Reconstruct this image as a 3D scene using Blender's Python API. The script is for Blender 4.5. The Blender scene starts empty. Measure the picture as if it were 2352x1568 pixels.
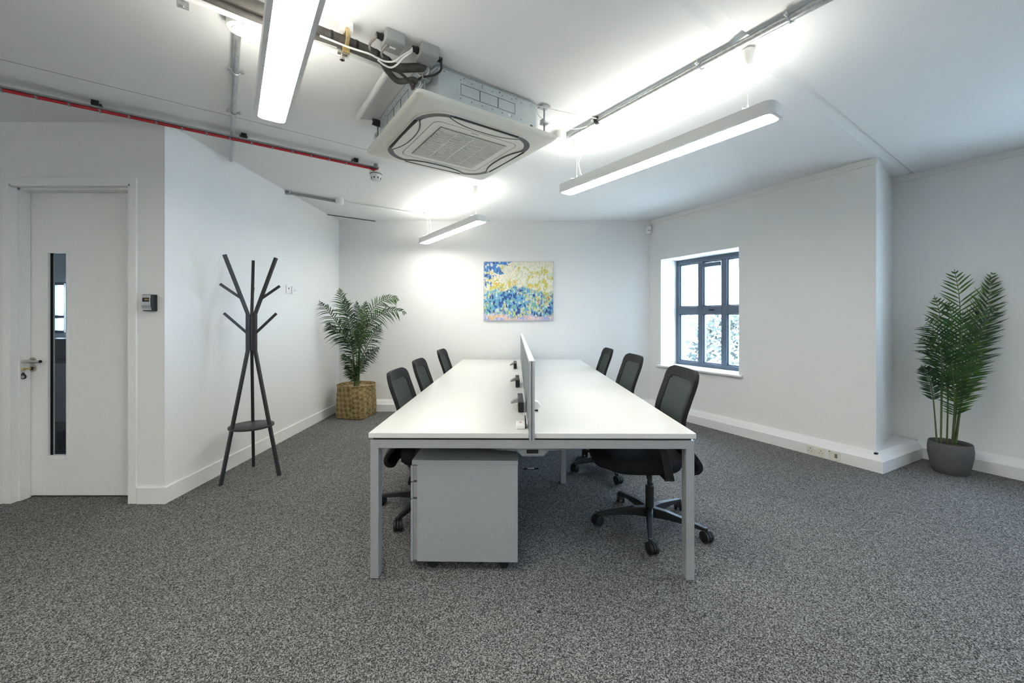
import bpy, bmesh, math, random
from mathutils import Vector, Matrix
random.seed(7)
R = math.radians
PI = math.pi
C = bpy.context.scene.collection
# ---------------------------------------------------------------- camera, world, exposure
F, CX, HY, CAMH = 925.0, 1176.0, 731.0, 1.297     # focal length / principal column / horizon row (2352 x 1568), eye height
cam_d = bpy.data.cameras.new('camera')
cam = bpy.data.objects.new('camera', cam_d); C.objects.link(cam)
cam.location = (0, 0, CAMH); cam.rotation_euler = (R(90), 0, 0)
cam_d.sensor_fit = 'HORIZONTAL'; cam_d.sensor_width = 36; cam_d.lens = 36*F/2352
cam_d.shift_y = -(784-HY)/2352
cam_d.clip_start = 0.05; cam_d.clip_end = 200
bpy.context.scene.camera = cam
vs = bpy.context.scene.view_settings
vs.view_transform = 'Standard'; vs.look = 'None'; vs.gamma = 1; vs.use_curve_mapping = False
vs.exposure = 2.18
LAMP_DOWN, LAMP_UP, SKY = 10.0, 3.8, 6.2
world = bpy.data.worlds.new('sky'); bpy.context.scene.world = world; world.use_nodes = True
wb = world.node_tree.nodes['Background']
wb.inputs[0].default_value = (0.56, 0.75, 1.0, 1); wb.inputs[1].default_value = SKY
sun_d = bpy.data.lights.new('sun', 'SUN'); sun_d.energy = 3.5; sun_d.angle = R(1); sun_d.color = (1, .96, .9)
sun = bpy.data.objects.new('sun', sun_d); C.objects.link(sun)
sun.rotation_euler = (R(38), 0, R(20))   # high sun from behind the building: it lights what stands outside, not the room

def W(px, py, k):            # point seen at pixel (px,py), k metres above eye level
    y = F*k/(HY-py)
    return Vector(((px-CX)*y/F, y, CAMH+k))
def WD(px, py, y):           # point seen at pixel, at depth y
    return Vector(((px-CX)*y/F, y, CAMH+(HY-py)*y/F))
D1 = Vector((-.5736, .8192, 0)); D2 = Vector((.8192, .5736, 0)); UP = Vector((0, 0, 1))
CEIL = 2.675; KC = CEIL-CAMH

# ---------------------------------------------------------------- materials
def nt(m):
    m.use_nodes = True
    return m.node_tree, m.node_tree.nodes['Principled BSDF']
def mat(name, col, rough=.5, metal=0, var=.04, scale=30, bump=0, spec=.5, tr=0):
    m = bpy.data.materials.new(name); t, b = nt(m)
    b.inputs['Roughness'].default_value = rough; b.inputs['Metallic'].default_value = metal
    b.inputs['Specular IOR Level'].default_value = spec
    if tr: b.inputs['Transmission Weight'].default_value = tr
    n = t.nodes.new('ShaderNodeTexNoise'); n.inputs['Scale'].default_value = scale
    tc = t.nodes.new('ShaderNodeTexCoord'); t.links.new(tc.outputs['Object'], n.inputs['Vector'])
    r = t.nodes.new('ShaderNodeValToRGB')
    r.color_ramp.elements[0].position = .3; r.color_ramp.elements[1].position = .7
    r.color_ramp.elements[0].color = tuple(c*(1-var) for c in col)+(1,)
    r.color_ramp.elements[1].color = tuple(min(1, c*(1+var)) for c in col)+(1,)
    t.links.new(n.outputs['Fac'], r.inputs[0]); t.links.new(r.outputs[0], b.inputs['Base Color'])
    if bump:
        bp = t.nodes.new('ShaderNodeBump'); bp.inputs['Strength'].default_value = bump; bp.inputs['Distance'].default_value = .01
        t.links.new(n.outputs['Fac'], bp.inputs['Height']); t.links.new(bp.outputs[0], b.inputs['Normal'])
    return m
def emit(name, col, s):
    m = bpy.data.materials.new(name); t, b = nt(m)
    b.inputs['Base Color'].default_value = (.8, .8, .8, 1)
    b.inputs['Emission Color'].default_value = col+(1,); b.inputs['Emission Strength'].default_value = s
    return m
M = {}
M['wall'] = mat('white_wall_paint', (.80, .80, .785), .85, var=.006, scale=3)
M['ceil'] = mat('white_ceiling_paint', (.80, .80, .79), .9, var=.012, scale=2)
M['gloss'] = mat('white_gloss_paint', (.82, .82, .80), .35, var=.01)
M['trunk'] = mat('white_plastic_trunking', (.80, .80, .80), .35, var=.01)
M['plastic'] = mat('white_plastic', (.82, .82, .80), .4, var=.01)
M['cream'] = mat('cream_plastic', (.74, .72, .62), .4, var=.01)
M['panelc'] = mat('ivory_plastic', (.72, .71, .64), .45, var=.01)
M['desk'] = mat('white_laminate', (.68, .68, .655), .28, var=.006)
M['silver'] = mat('silver_powder_coat', (.42, .43, .44), .38, metal=.35, var=.02)
M['silver2'] = mat('silver_grey_steel', (.40, .42, .44), .42, metal=.25, var=.015)
M['alu'] = mat('anodised_aluminium', (.50, .51, .54), .35, metal=.6, var=.02)
M['galv'] = mat('galvanised_steel', (.48, .50, .50), .38, metal=.75, var=.16, scale=60)
M['galvp'] = mat('galvanised_sheet', (.55, .60, .61), .42, metal=.5, var=.06, scale=14)
M['darkgalv'] = mat('dull_galvanised_steel', (.30, .31, .31), .5, metal=.6, var=.12, scale=50)
M['brass'] = mat('zinc_yellow_steel', (.55, .42, .20), .35, metal=.8, var=.2, scale=40)
M['chrome'] = mat('satin_chrome', (.60, .58, .52), .25, metal=.95, var=.03)
M['black'] = mat('black_plastic', (.014, .015, .016), .42, var=.1, spec=.35)
M['chairback'] = mat('black_moulded_plastic', (.011, .012, .013), .65, var=.1, spec=.25)
M['blackp'] = mat('black_powder_coat', (.022, .022, .023), .45, var=.08)
M['blackf'] = mat('black_fabric', (.014, .015, .017), .95, var=.3, scale=400, bump=.1, spec=.2)
M['meshf'] = mat('charcoal_mesh_fabric', (.040, .052, .050), .8, var=.35, scale=500, bump=.2, spec=.3)
M['frame'] = mat('dark_grey_window_frame', (.085, .105, .135), .4, var=.03)
M['gasket'] = mat('black_rubber', (.012, .012, .012), .6, var=.1)
M['screen'] = mat('grey_screen_fabric', (.24, .28, .29), .9, var=.12, scale=300)
M['lag'] = mat('dark_pipe_insulation', (.060, .055, .048), .75, var=.25, scale=25, bump=.3)
M['cable_b'] = mat('black_cable_sheath', (.03, .028, .026), .5, var=.1)
M['cable_g'] = mat('grey_cable_sheath', (.22, .20, .18), .5, var=.1)
M['cable_w'] = mat('white_cable_sheath', (.75, .75, .70), .5, var=.03)
M['red'] = mat('red_fire_cable', (.50, .012, .02), .45, var=.15)
M['box'] = mat('grey_plastic_box', (.30, .31, .30), .45, var=.04)
M['grille'] = mat('beige_grey_grille', (.17, .165, .13), .5, var=.03)
M['darkgrey'] = mat('dark_grey_plastic', (.085, .088, .095), .45, var=.05)
M['potgrey'] = mat('matte_grey_pot', (.095, .095, .098), .75, var=.06, scale=20)
M['soil'] = mat('brown_soil', (.06, .035, .02), .95, var=.6, scale=60, bump=.8)
M['gravel'] = mat('beige_gravel', (.36, .30, .19), .9, var=.55, scale=90, bump=.8)
M['stem'] = mat('green_palm_stem', (.085, .12, .035), .6, var=.3, scale=18)
M['leaf'] = mat('dark_green_palm_leaf', (.034, .090, .022), .42, var=.55, scale=9, spec=.4)
M['leafl'] = mat('mid_green_palm_leaf', (.070, .155, .028), .42, var=.5, scale=9, spec=.4)
M['leafb'] = mat('deep_green_palm_leaf', (.016, .055, .020), .32, var=.5, scale=9, spec=.5)
M['lampbody'] = mat('white_lamp_housing', (.78, .78, .77), .4, var=.01)
M['lampw'] = emit('lamp_diffuser', (1.0, .965, .885), LAMP_DOWN)
M['lampup'] = emit('lamp_upper_diffuser', (1.0, .965, .87), LAMP_UP)
M['render'] = mat('pale_render', (.80, .82, .84), .9, var=.03)
M['roof'] = mat('grey_slate', (.03, .035, .045), .8, var=.1)
M['bush'] = mat('hedge_leaves', (.013, .020, .013), .6, var=.6, scale=8)
M['ground'] = mat('pale_paving', (.55, .55, .53), .9, var=.05)
M['redink'] = mat('red_ink', (.6, .05, .04), .5, var=.05)
M['lcd'] = mat('amber_display', (.45, .30, .12), .3, var=.5, scale=180)
M['label'] = mat('white_paper_label', (.8, .8, .8), .7, var=.02)
M['scuff'] = mat('dark_scuff', (.10, .10, .10), .7)

def carpet():
    m = bpy.data.materials.new('grey_mottled_carpet'); t, b = nt(m)
    b.inputs['Roughness'].default_value = 1; b.inputs['Specular IOR Level'].default_value = .1
    tc = t.nodes.new('ShaderNodeTexCoord')
    n = t.nodes.new('ShaderNodeTexNoise'); n.inputs['Scale'].default_value = 210; n.inputs['Detail'].default_value = 2; n.inputs['Roughness'].default_value = .6
    t.links.new(tc.outputs['Object'], n.inputs['Vector'])
    r = t.nodes.new('ShaderNodeValToRGB'); e = r.color_ramp.elements
    e[0].position = .36; e[0].color = (.018, .017, .017, 1); e[1].position = .66; e[1].color = (.39, .385, .375, 1)
    x = e.new(.5); x.color = (.112, .110, .107, 1)
    vo = t.nodes.new('ShaderNodeTexVoronoi'); vo.inputs['Scale'].default_value = 270
    t.links.new(tc.outputs['Object'], vo.inputs['Vector'])
    sc = t.nodes.new('ShaderNodeSeparateColor'); t.links.new(vo.outputs['Color'], sc.inputs[0])
    m1 = t.nodes.new('ShaderNodeMapRange'); m1.inputs[3].default_value = .30; m1.inputs[4].default_value = .70
    t.links.new(sc.outputs[0], m1.inputs[0])
    mm = t.nodes.new('ShaderNodeMix'); mm.inputs[0].default_value = .30
    t.links.new(m1.outputs[0], mm.inputs[2]); t.links.new(n.outputs['Fac'], mm.inputs[3])
    t.links.new(mm.outputs[0], r.inputs[0])
    n2 = t.nodes.new('ShaderNodeTexNoise'); n2.inputs['Scale'].default_value = 1.1; n2.inputs['Detail'].default_value = 3
    t.links.new(tc.outputs['Object'], n2.inputs['Vector'])
    mr = t.nodes.new('ShaderNodeMapRange'); mr.inputs[1].default_value = .3; mr.inputs[2].default_value = .7
    mr.inputs[3].default_value = .92; mr.inputs[4].default_value = 1.08
    t.links.new(n2.outputs['Fac'], mr.inputs[0])
    mx = t.nodes.new('ShaderNodeVectorMath'); mx.operation = 'MULTIPLY'
    t.links.new(r.outputs[0], mx.inputs[0]); t.links.new(mr.outputs[0], mx.inputs[1])
    t.links.new(mx.outputs[0], b.inputs['Base Color'])
    return m
M['carpet'] = carpet()

def wicker():
    m = bpy.data.materials.new('woven_seagrass'); t, b = nt(m)
    b.inputs['Roughness'].default_value = .8
    tc = t.nodes.new('ShaderNodeTexCoord')
    mp = t.nodes.new('ShaderNodeMapping'); mp.inputs['Scale'].default_value = (22, 22, 22)
    mp.inputs['Rotation'].default_value = (R(12), R(45), R(20))
    t.links.new(tc.outputs['Object'], mp.inputs[0])
    br = t.nodes.new('ShaderNodeTexChecker'); br.inputs['Scale'].default_value = 1
    t.links.new(mp.outputs[0], br.inputs[0])
    wv = t.nodes.new('ShaderNodeTexWave'); wv.inputs['Scale'].default_value = 1.6; wv.inputs['Distortion'].default_value = 3; wv.inputs['Detail'].default_value = 3
    t.links.new(mp.outputs[0], wv.inputs[0])
    n = t.nodes.new('ShaderNodeTexNoise'); n.inputs['Scale'].default_value = 26; n.inputs['Detail'].default_value = 4
    t.links.new(tc.outputs['Object'], n.inputs['Vector'])
    ad = t.nodes.new('ShaderNodeMath'); ad.operation = 'MULTIPLY_ADD'; ad.inputs[1].default_value = .30
    t.links.new(br.outputs['Fac'], ad.inputs[0]); t.links.new(n.outputs['Fac'], ad.inputs[2])
    ad2 = t.nodes.new('ShaderNodeMath'); ad2.operation = 'MULTIPLY_ADD'; ad2.inputs[1].default_value = .25
    t.links.new(wv.outputs['Fac'], ad2.inputs[0]); t.links.new(ad.outputs[0], ad2.inputs[2])
    r = t.nodes.new('ShaderNodeValToRGB'); e = r.color_ramp.elements
    e[0].position = .45; e[0].color = (.10, .062, .016, 1); e[1].position = .95; e[1].color = (.37, .275, .12, 1)
    t.links.new(ad2.outputs[0], r.inputs[0]); t.links.new(r.outputs[0], b.inputs['Base Color'])
    bp = t.nodes.new('ShaderNodeBump'); bp.inputs['Strength'].default_value = .7; bp.inputs['Distance'].default_value = .006
    t.links.new(ad2.outputs[0], bp.inputs['Height']); t.links.new(bp.outputs[0], b.inputs['Normal'])
    return m
M['wicker'] = wicker()

def glass():
    m = bpy.data.materials.new('clear_glass'); m.use_nodes = True; t = m.node_tree; t.nodes.clear()
    o = t.nodes.new('ShaderNodeOutputMaterial'); mx = t.nodes.new('ShaderNodeMixShader')
    tr = t.nodes.new('ShaderNodeBsdfTransparent'); gl = t.nodes.new('ShaderNodeBsdfGlossy')
    gl.inputs['Roughness'].default_value = .02; fr = t.nodes.new('ShaderNodeMath'); fr.operation = 'MULTIPLY_ADD'; fr.inputs[1].default_value = .45; fr.inputs[2].default_value = .04
    lw = t.nodes.new('ShaderNodeLayerWeight'); lw.inputs[0].default_value = .5; pw = t.nodes.new('ShaderNodeMath'); pw.operation = 'POWER'; pw.inputs[1].default_value = 5
    t.links.new(lw.outputs['Facing'], pw.inputs[0]); t.links.new(pw.outputs[0], fr.inputs[0]); tr.inputs[0].default_value = (.93, .96, .96, 1)
    t.links.new(fr.outputs[0], mx.inputs[0]); t.links.new(tr.outputs[0], mx.inputs[1]); t.links.new(gl.outputs[0], mx.inputs[2])
    t.links.new(mx.outputs[0], o.inputs[0])
    return m
M['glass'] = glass()

# ---------------------------------------------------------------- mesh helpers
class MB:
    def __init__(s): s.b = bmesh.new()
    def faces(s, vs_, fs):
        v = [s.b.verts.new(p) for p in vs_]
        for f in fs:
            try: s.b.faces.new([v[i] for i in f])
            except ValueError: pass
        return s
    def obox(s, o, ax, ay, az):      # box from corner o and three edge vectors
        o = Vector(o); ax = Vector(ax); ay = Vector(ay); az = Vector(az)
        p = [o, o+ax, o+ax+ay, o+ay]; p += [q+az for q in p]
        fl = ax.cross(ay).dot(az) > 0
        fs = [(0, 3, 2, 1), (4, 5, 6, 7), (0, 1, 5, 4), (1, 2, 6, 5), (2, 3, 7, 6), (3, 0, 4, 7)]
        if not fl: fs = [f[::-1] for f in fs]
        return s.faces(p, fs)
    def box(s, x0, x1, y0, y1, z0, z1):
        return s.obox((x0, y0, z0), (x1-x0, 0, 0), (0, y1-y0, 0), (0, 0, z1-z0))
    def cbox(s, c, sx, sy, sz, ux=Vector((1, 0, 0)), uy=Vector((0, 1, 0)), uz=UP):
        c = Vector(c)
        return s.obox(c-ux*sx/2-uy*sy/2-uz*sz/2, ux*sx, uy*sy, uz*sz)
    def prism(s, pts, ext):          # closed planar outline extruded along ext
        pts = [Vector(p) for p in pts]; ext = Vector(ext); n = len(pts)
        fs = [tuple(range(n))[::-1], tuple(range(n, 2*n))] + [(i, (i+1) % n, n+(i+1) % n, n+i) for i in range(n)]
        return s.faces(pts+[p+ext for p in pts], fs)
    def ring(s, c, u, v, r, n): return [c+u*(r*math.cos(2*PI*i/n))+v*(r*math.sin(2*PI*i/n)) for i in range(n)]
    def tube(s, pts, rad, n=8, cap=True, flat=None):
        pts = [Vector(p) for p in pts]
        rs = rad if isinstance(rad, (list, tuple)) else [rad]*len(pts)
        rows = []; pu = None
        for i, p in enumerate(pts):
            a = pts[max(0, i-1)]; b = pts[min(len(pts)-1, i+1)]
            t = (b-a).normalized()
            if pu is None:
                pu = t.orthogonal().normalized() if abs(t.z) > .99 else t.cross(UP).normalized()
            u = (pu-t*pu.dot(t)).normalized(); pu = u; v = t.cross(u)
            rows.append([s.b.verts.new(q) for q in s.ring(p, u, v*(flat or 1), rs[i], n)])
        for i in range(len(rows)-1):
            for j in range(n):
                s.b.faces.new((rows[i][j], rows[i][(j+1) % n], rows[i+1][(j+1) % n], rows[i+1][j]))
        if cap:
            s.b.faces.new(rows[0][::-1]); s.b.faces.new(rows[-1])
        return s
    def cyl(s, a, b, r, n=16, r2=None): return s.tube([a, b], [r, r if r2 is None else r2], n)
    def bar(s, a, b, w, h, up=UP):   # square bar between two points
        a = Vector(a); b = Vector(b); t = (b-a).normalized()
        u = t.cross(up).normalized(); v = u.cross(t)
        return s.obox(a-u*w/2-v*h/2, u*w, t*(b-a).length, v*h)
    def lathe(s, prof, c=(0, 0, 0), n=32, close=True, sq=None):  # prof: (r,z) list
        c = Vector(c); rows = []
        for r, z in prof:
            row = []
            for i in range(n):
                a = 2*PI*i/n; k = 1
                row.append(s.b.verts.new(c+Vector((r*math.cos(a), r*math.sin(a), z))))
            rows.append(row)
        for i in range(len(rows)-1):
            for j in range(n): s.b.faces.new((rows[i][j], rows[i][(j+1) % n], rows[i+1][(j+1) % n], rows[i+1][j]))
        if close:
            s.b.faces.new(rows[0][::-1]); s.b.faces.new(rows[-1])
        return s
    def build(s, name, m, parent=None, smooth=False, bevel=0, loc=None, seg=2):
        bmesh.ops.recalc_face_normals(s.b, faces=s.b.faces)
        me = bpy.data.meshes.new(name); s.b.to_mesh(me); s.b.free()
        me.materials.append(m if not isinstance(m, str) else M[m])
        o = bpy.data.objects.new(name, me); C.objects.link(o)
        if parent is not None:
            o.parent = parent
        if smooth:
            for p in me.polygons: p.use_smooth = True
            me.set_sharp_from_angle(angle=R(smooth if smooth > 1 else 40))
        if bevel:
            bv = o.modifiers.new('bevel', 'BEVEL'); bv.width = bevel; bv.segments = seg; bv.limit_method = 'ANGLE'
        return o
def tag(o, label, cat, group=None, kind=None):
    o['label'] = label; o['category'] = cat
    if group: o['group'] = group
    if kind: o['kind'] = kind
    return o
def struct(o): o['kind'] = 'structure'; return o
def empty(name, loc=(0, 0, 0), rz=0):
    o = bpy.data.objects.new(name, None); C.objects.link(o); o.location = loc; o.rotation_euler = (0, 0, rz)
    o.empty_display_size = .1
    return o
def rel(parent, pts):        # world points -> parent's local (parents here only translate)
    return [Vector(p)-Vector(parent.location) for p in pts]
def copy_tree(o, parent=None, skip=()):
    c = o.copy(); C.objects.link(c); c.parent = parent
    for ch in list(o.children): copy_tree(ch, c)
    return c
def smoothpath(pts, n=6):
    pts = [Vector(p) for p in pts]; out = []
    q = [pts[0]*2-pts[1]]+pts+[pts[-1]*2-pts[-2]]
    for i in range(1, len(q)-2):
        for k in range(n):
            t = k/n; a, b, c, d = q[i-1], q[i], q[i+1], q[i+2]
            out.append(.5*((2*b)+(c-a)*t+(2*a-5*b+4*c-d)*t*t+(3*b-a-3*c+d)*t**3))
    out.append(pts[-1]); return out

# ---------------------------------------------------------------- setting: floor, walls, ceiling
TH = .42
RA = Vector((3.12, 3.45, 0)); RDIR = Vector((-.465, .885, 0)).normalized()      # right wall: near corner and direction away
RN = Vector((.885, .465, 0)).normalized()                                     # outward normal of the right walls
BL = Vector((-2.44, 5.68, 0)); BR = RA+RDIR*((5.68-3.45)/RDIR.y)
AA = Vector((3.75, 3.98, 0)); ADIR = -RDIR                                      # alcove wall, towards the camera side
ALEN = 7.88
AE = AA+ADIR*ALEN
REARY = AE.y; LX = -5.2; DY = 2.83
floor = MB().prism([(LX-.3, REARY-.3, -.1), (AE.x+.6, REARY-.3, -.1), (AA.x+.6, AA.y+.3, -.1), (BR.x+.6, 6.0, -.1), (-2.75, 6.0, -.1), (-2.75, 3.05, -.1), (LX-.3, 3.05, -.1)], (0, 0, .1))
struct(floor.build('floor', 'carpet'))

# ceiling with the shallow plaster joint on the right
def ceiling():
    m = MB()
    p = [(LX-.3, REARY-.3), (AE.x+.6, REARY-.3), (AA.x+.6, AA.y+.3), (BR.x+.6, 6.0), (-2.75, 6.0), (-2.75, 3.1), (LX-.3, 3.1)]
    # joint line through these two points, along D2
    q = W(2040, 350, KC); q.z = 0
    a = q-D2*9; b = q+D2*.35
    bm = m.b
    vs_ = [bm.verts.new((x, y, CEIL)) for x, y in p]
    bm.faces.new(vs_)
    for off in (-.11, -.004, 0.004):
        co = q-D1*off
        bmesh.ops.bisect_plane(bm, geom=bm.verts[:]+bm.edges[:]+bm.faces[:], plane_co=co, plane_no=D1)
    # left side of the joint rises gently, then drops back
    for v in bm.verts:
        d = (Vector((v.co.x, v.co.y, 0))-q).dot(D1)
        if abs(d-.004) < 1e-4: v.co.z += .016
    r = bmesh.ops.extrude_face_region(bm, geom=bm.faces[:])
    for e in r['geom']:
        if isinstance(e, bmesh.types.BMVert): e.co.z = CEIL+.2
    return m
struct(ceiling().build('ceiling', 'ceil'))

def wall_piece(m, P0, d, n, s0, s1, z0, z1, th=TH):
    m.obox(P0+d*s0+UP*z0, d*(s1-s0), n*th, UP*(z1-z0))
def wall_open(name, P0, d, n, L, holes, th=TH, s_start=0, top=CEIL+.03, mt='wall'):
    m = MB(); s = s_start
    for (a, b, z0, z1) in holes:
        wall_piece(m, P0, d, n, s, a, 0, top, th)
        if z0 > 0: wall_piece(m, P0, d, n, a, b, 0, z0, th)
        wall_piece(m, P0, d, n, a, b, z1, top, th)
        s = b
    wall_piece(m, P0, d, n, s, L, 0, top, th)
    return struct(m.build(name, mt))
XV = Vector((1, 0, 0)); YV = Vector((0, 1, 0))
wall_open('wall_back', BL, XV, YV, BR.x-BL.x+.5, [], .3, s_start=-.3)
wall_open('wall_left', Vector((-2.44, 5.68, 0)), -YV, -XV, 5.68-2.95, [], .12)
ZW0, ZW1 = .66, 2.10
WT0, WT1 = 1.2215, 2.328
wall_open('wall_right', RA, RDIR, RN, (BR-RA).length, [(WT0, WT1, ZW0, ZW1)], s_start=.16)
# return wall between right wall and alcove
rt = AA-RA; 
m = MB(); m.prism([RA, AA, AA+RN*.30, RA+RDIR*.16+RN*.42, RA+RDIR*.16], UP*(CEIL+.03)); struct(m.build('wall_return', 'wall'))
AW = [(.87, 1.98), (3.0, 4.15), (5.2, 6.35)]
wall_open('wall_alcove', AA, ADIR, RN, ALEN+.3, [(a, b, ZW0, ZW1) for a, b in AW])
wall_open('wall_rear', Vector((LX, REARY, 0)), XV, -YV, AE.x-LX+.3, [], .2, s_start=-.2)
wall_open('wall_far_left', Vector((LX, REARY, 0)), YV, -XV, DY-REARY, [], .2)
DX0, DX1, DZ = -3.521, -2.674, 2.236
wall_open('wall_door', Vector((LX, DY, 0)), XV, YV, -2.44-LX, [(DX0-LX, DX1-LX, 0, DZ)], .12, s_start=-.2)
# upstand band at the head of the right walls
m = MB(); m.obox(RA-RN*.012-RDIR*.012+UP*(CEIL-.055), RDIR*((BR-RA).length+.006), RN*.012, UP*.055); struct(m.build('trim_1', 'wall'))
m = MB(); m.obox(AA-RN*.012+UP*(CEIL-.055), ADIR*ALEN, RN*.012, UP*.055); struct(m.build('trim_2', 'wall'))

# skirting boards (left and door walls)
def skirt(name, a, b, n, h=.118, t=.016):
    a = Vector(a); b = Vector(b)
    m = MB(); m.prism([a, a+n*t, a+n*t+UP*(h-.006), a+n*(t-.006)+UP*h, a+UP*h], b-a)
    return struct(m.build(name, 'gloss'))
skirt('baseboard_left', (-2.44, 5.60, 0), (-2.44, 2.83-.016, 0), XV)
skirt('baseboard_door', (-2.44, 2.83, 0), (DX1+.05, 2.83, 0), -YV)
skirt('baseboard_door_far', (DX0-.045, 2.83, 0), (LX, 2.83, 0), -YV)
# dado trunking at the foot of the back, right and alcove walls
def trunk_prof(a, n, t=.07, h=.096, top=.158):
    a = Vector(a)
    return [a, a+n*t, a+n*t+UP*h, a+n*(t-.008)+UP*(h+.006), a+n*(t-.03)+UP*(h+.04), a+n*.008+UP*top, a+UP*top]
def trunk(name, a, b, n, ext0=0, ext1=0, **k):
    a = Vector(a); b = Vector(b); d = (b-a).normalized()
    m = MB(); pa = trunk_prof(a, n, **k); pb = trunk_prof(b, n, **k); t = k.get('t', .07)
    for i, p in enumerate(pa):   # mitred ends
        w = (p-a).dot(n)/t; pa[i] = p-d*ext0*w
    for i, p in enumerate(pb):
        w = (p-b).dot(n)/t; pb[i] = p+d*ext1*w
    nn = len(pa)
    m.faces(pa+pb, [tuple(range(nn))[::-1], tuple(range(nn, 2*nn))]+[(i, (i+1) % nn, nn+(i+1) % nn, nn+i) for i in range(nn)])
    return struct(m.build(name, 'trunk'))
NR = -RN
trunk('baseboard_back', BL+XV*.02, BR, -YV, ext1=-.036)
trunk('baseboard_right', BR, RA, NR, ext0=-.036, ext1=.07)
RET_D = Vector((.885, .465, 0)).normalized(); RET_N = Vector((.465, -.885, 0)).normalized()
ro = RA+RET_N*.0
rl = .80
m = MB()    # the boxed return: square to the right wall, so a wedge shaped ledge is left behind it
pa = [RA, RA+RET_N*.07-RN*.07, RA+RET_N*.07-RN*.07+UP*.096, RA+RET_N*.04-RN*.04+UP*.136, RA+RET_N*.008-RN*.008+UP*.158, RA+UP*.158]
ee = RA+RET_D*.745
pb = [AA, ee+RET_N*.07, ee+RET_N*.07+UP*.096, ee+RET_N*.04+UP*.136, ee+RET_N*.008+UP*.158, AA+UP*.158]
nn = 6
m.faces(pa+pb, [tuple(range(nn))[::-1], tuple(range(nn, 2*nn))]+[(i, (i+1) % nn, nn+(i+1) % nn, nn+i) for i in range(nn)])
struct(m.build('baseboard_return', 'trunk'))
trunk('baseboard_alcove', AA+ADIR*.20, AE, NR)
# small dark gap at the trunking's outside corner
tag(MB().cbox(RA+RET_N*.012-RN*.035+UP*.150, .030, .020, .012, RN, RDIR).build('corner_notch', 'gasket'), 'small dark notch at the outside corner of the trunking', 'notch')

# ---------------------------------------------------------------- windows
def window(idx, P0, d, L, parts=3, panes=None):
    """dark framed window set 0.30 m back in its reveal. P0 on the room face, d along the wall"""
    o = P0+RN*.30
    root = empty('window_%d' % idx); struct(root)
    z0, z1 = ZW0+.0, ZW1
    m = MB(); dep = RN*.075
    fw = .052
    def bx(s0, s1, a, b, off=0, th=.075): m.obox(o+d*s0+UP*a+RN*off, d*(s1-s0), RN*th, UP*(b-a))
    bx(0, L, z0, z0+fw); bx(0, L, z1-fw-.01, z1); bx(0, fw, z0+fw, z1-fw-.01); bx(L-fw, L, z0+fw, z1-fw-.01)
    pw = (L-2*fw)/3
    for k in (1, 2): bx(fw+pw*k-.036, fw+pw*k+.036, z0+fw, z1-fw-.01)
    zt = 1.405
    for k in range(3):
        bx(fw+pw*k+(.036 if k else 0), fw+pw*(k+1)-(.036 if k < 2 else 0), zt-.048, zt+.048)
    m.build('window_frame', 'frame', root, bevel=.004)
    # inner sashes, panes
    for k in range(3):
        s0 = fw+pw*k+(.036 if k else 0); s1 = fw+pw*(k+1)-(.036 if k < 2 else 0)
        for a, b in ((z0+fw, zt-.048), (zt+.048, z1-fw-.01)):
            q = MB(); e = .014; g = o+RN*.02
            for (u0, u1, v0, v1) in ((s0, s0+e, a, b), (s1-e, s1, a, b), (s0+e, s1-e, a, a+e), (s0+e, s1-e, b-e, b)):
                q.obox(g+d*u0+UP*v0, d*(u1-u0), RN*.03, UP*(v1-v0))
            sash = q.build('sash', 'frame', root)
            q = MB(); q.obox(o+d*(s0+e)+UP*(a+e)+RN*.034, d*(s1-s0-2*e), RN*.006, UP*(b-a-2*e)); q.build('glass_pane', 'glass', sash)
            if k == 1 and a > zt:
                q = MB(); q.obox(o+d*(s0+.01)+UP*(b-.075)-RN*.018, d*(s1-s0-.02), RN*.03, UP*.05); v = q.build('trickle_vent', 'frame', root, bevel=.004)
                q = MB(); q.obox(o+d*((s0+s1)/2-.02)+UP*(b-.028)-RN*.022, d*.04, RN*.012, UP*.015); q.build('vent_catch', 'alu', v)
    q = MB(); q.obox(o+d*(L/2-.035)+UP*(zt-.008)-RN*.012, d*.07, RN*.012, UP*.016); q.build('latch', 'black', root, bevel=.003)
    q = MB(); q.obox(P0-d*.05-RN*.045+UP*(ZW0-.022), d*(L+.10), RN*.345, UP*.024); q.build('window_sill', 'gloss', root, bevel=.005)
    # portal
    ld = bpy.data.lights.new('window_portal', 'AREA'); ld.shape = 'RECTANGLE'; ld.size = L-.04; ld.size_y = ZW1-ZW0-.04; ld.cycles.is_portal = True
    lo = bpy.data.objects.new('window_portal', ld); C.objects.link(lo)
    lo.location = o+d*L/2+UP*(ZW0+ZW1)/2+RN*.09
    lo.rotation_mode = 'QUATERNION'; lo.rotation_quaternion = (RN).to_track_quat('Z', 'Y')
window(1, RA+RDIR*WT1, -RDIR, WT1-WT0)
for i, (a, b) in enumerate(AW): window(i+2, AA+ADIR*a, ADIR, b-a)

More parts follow.
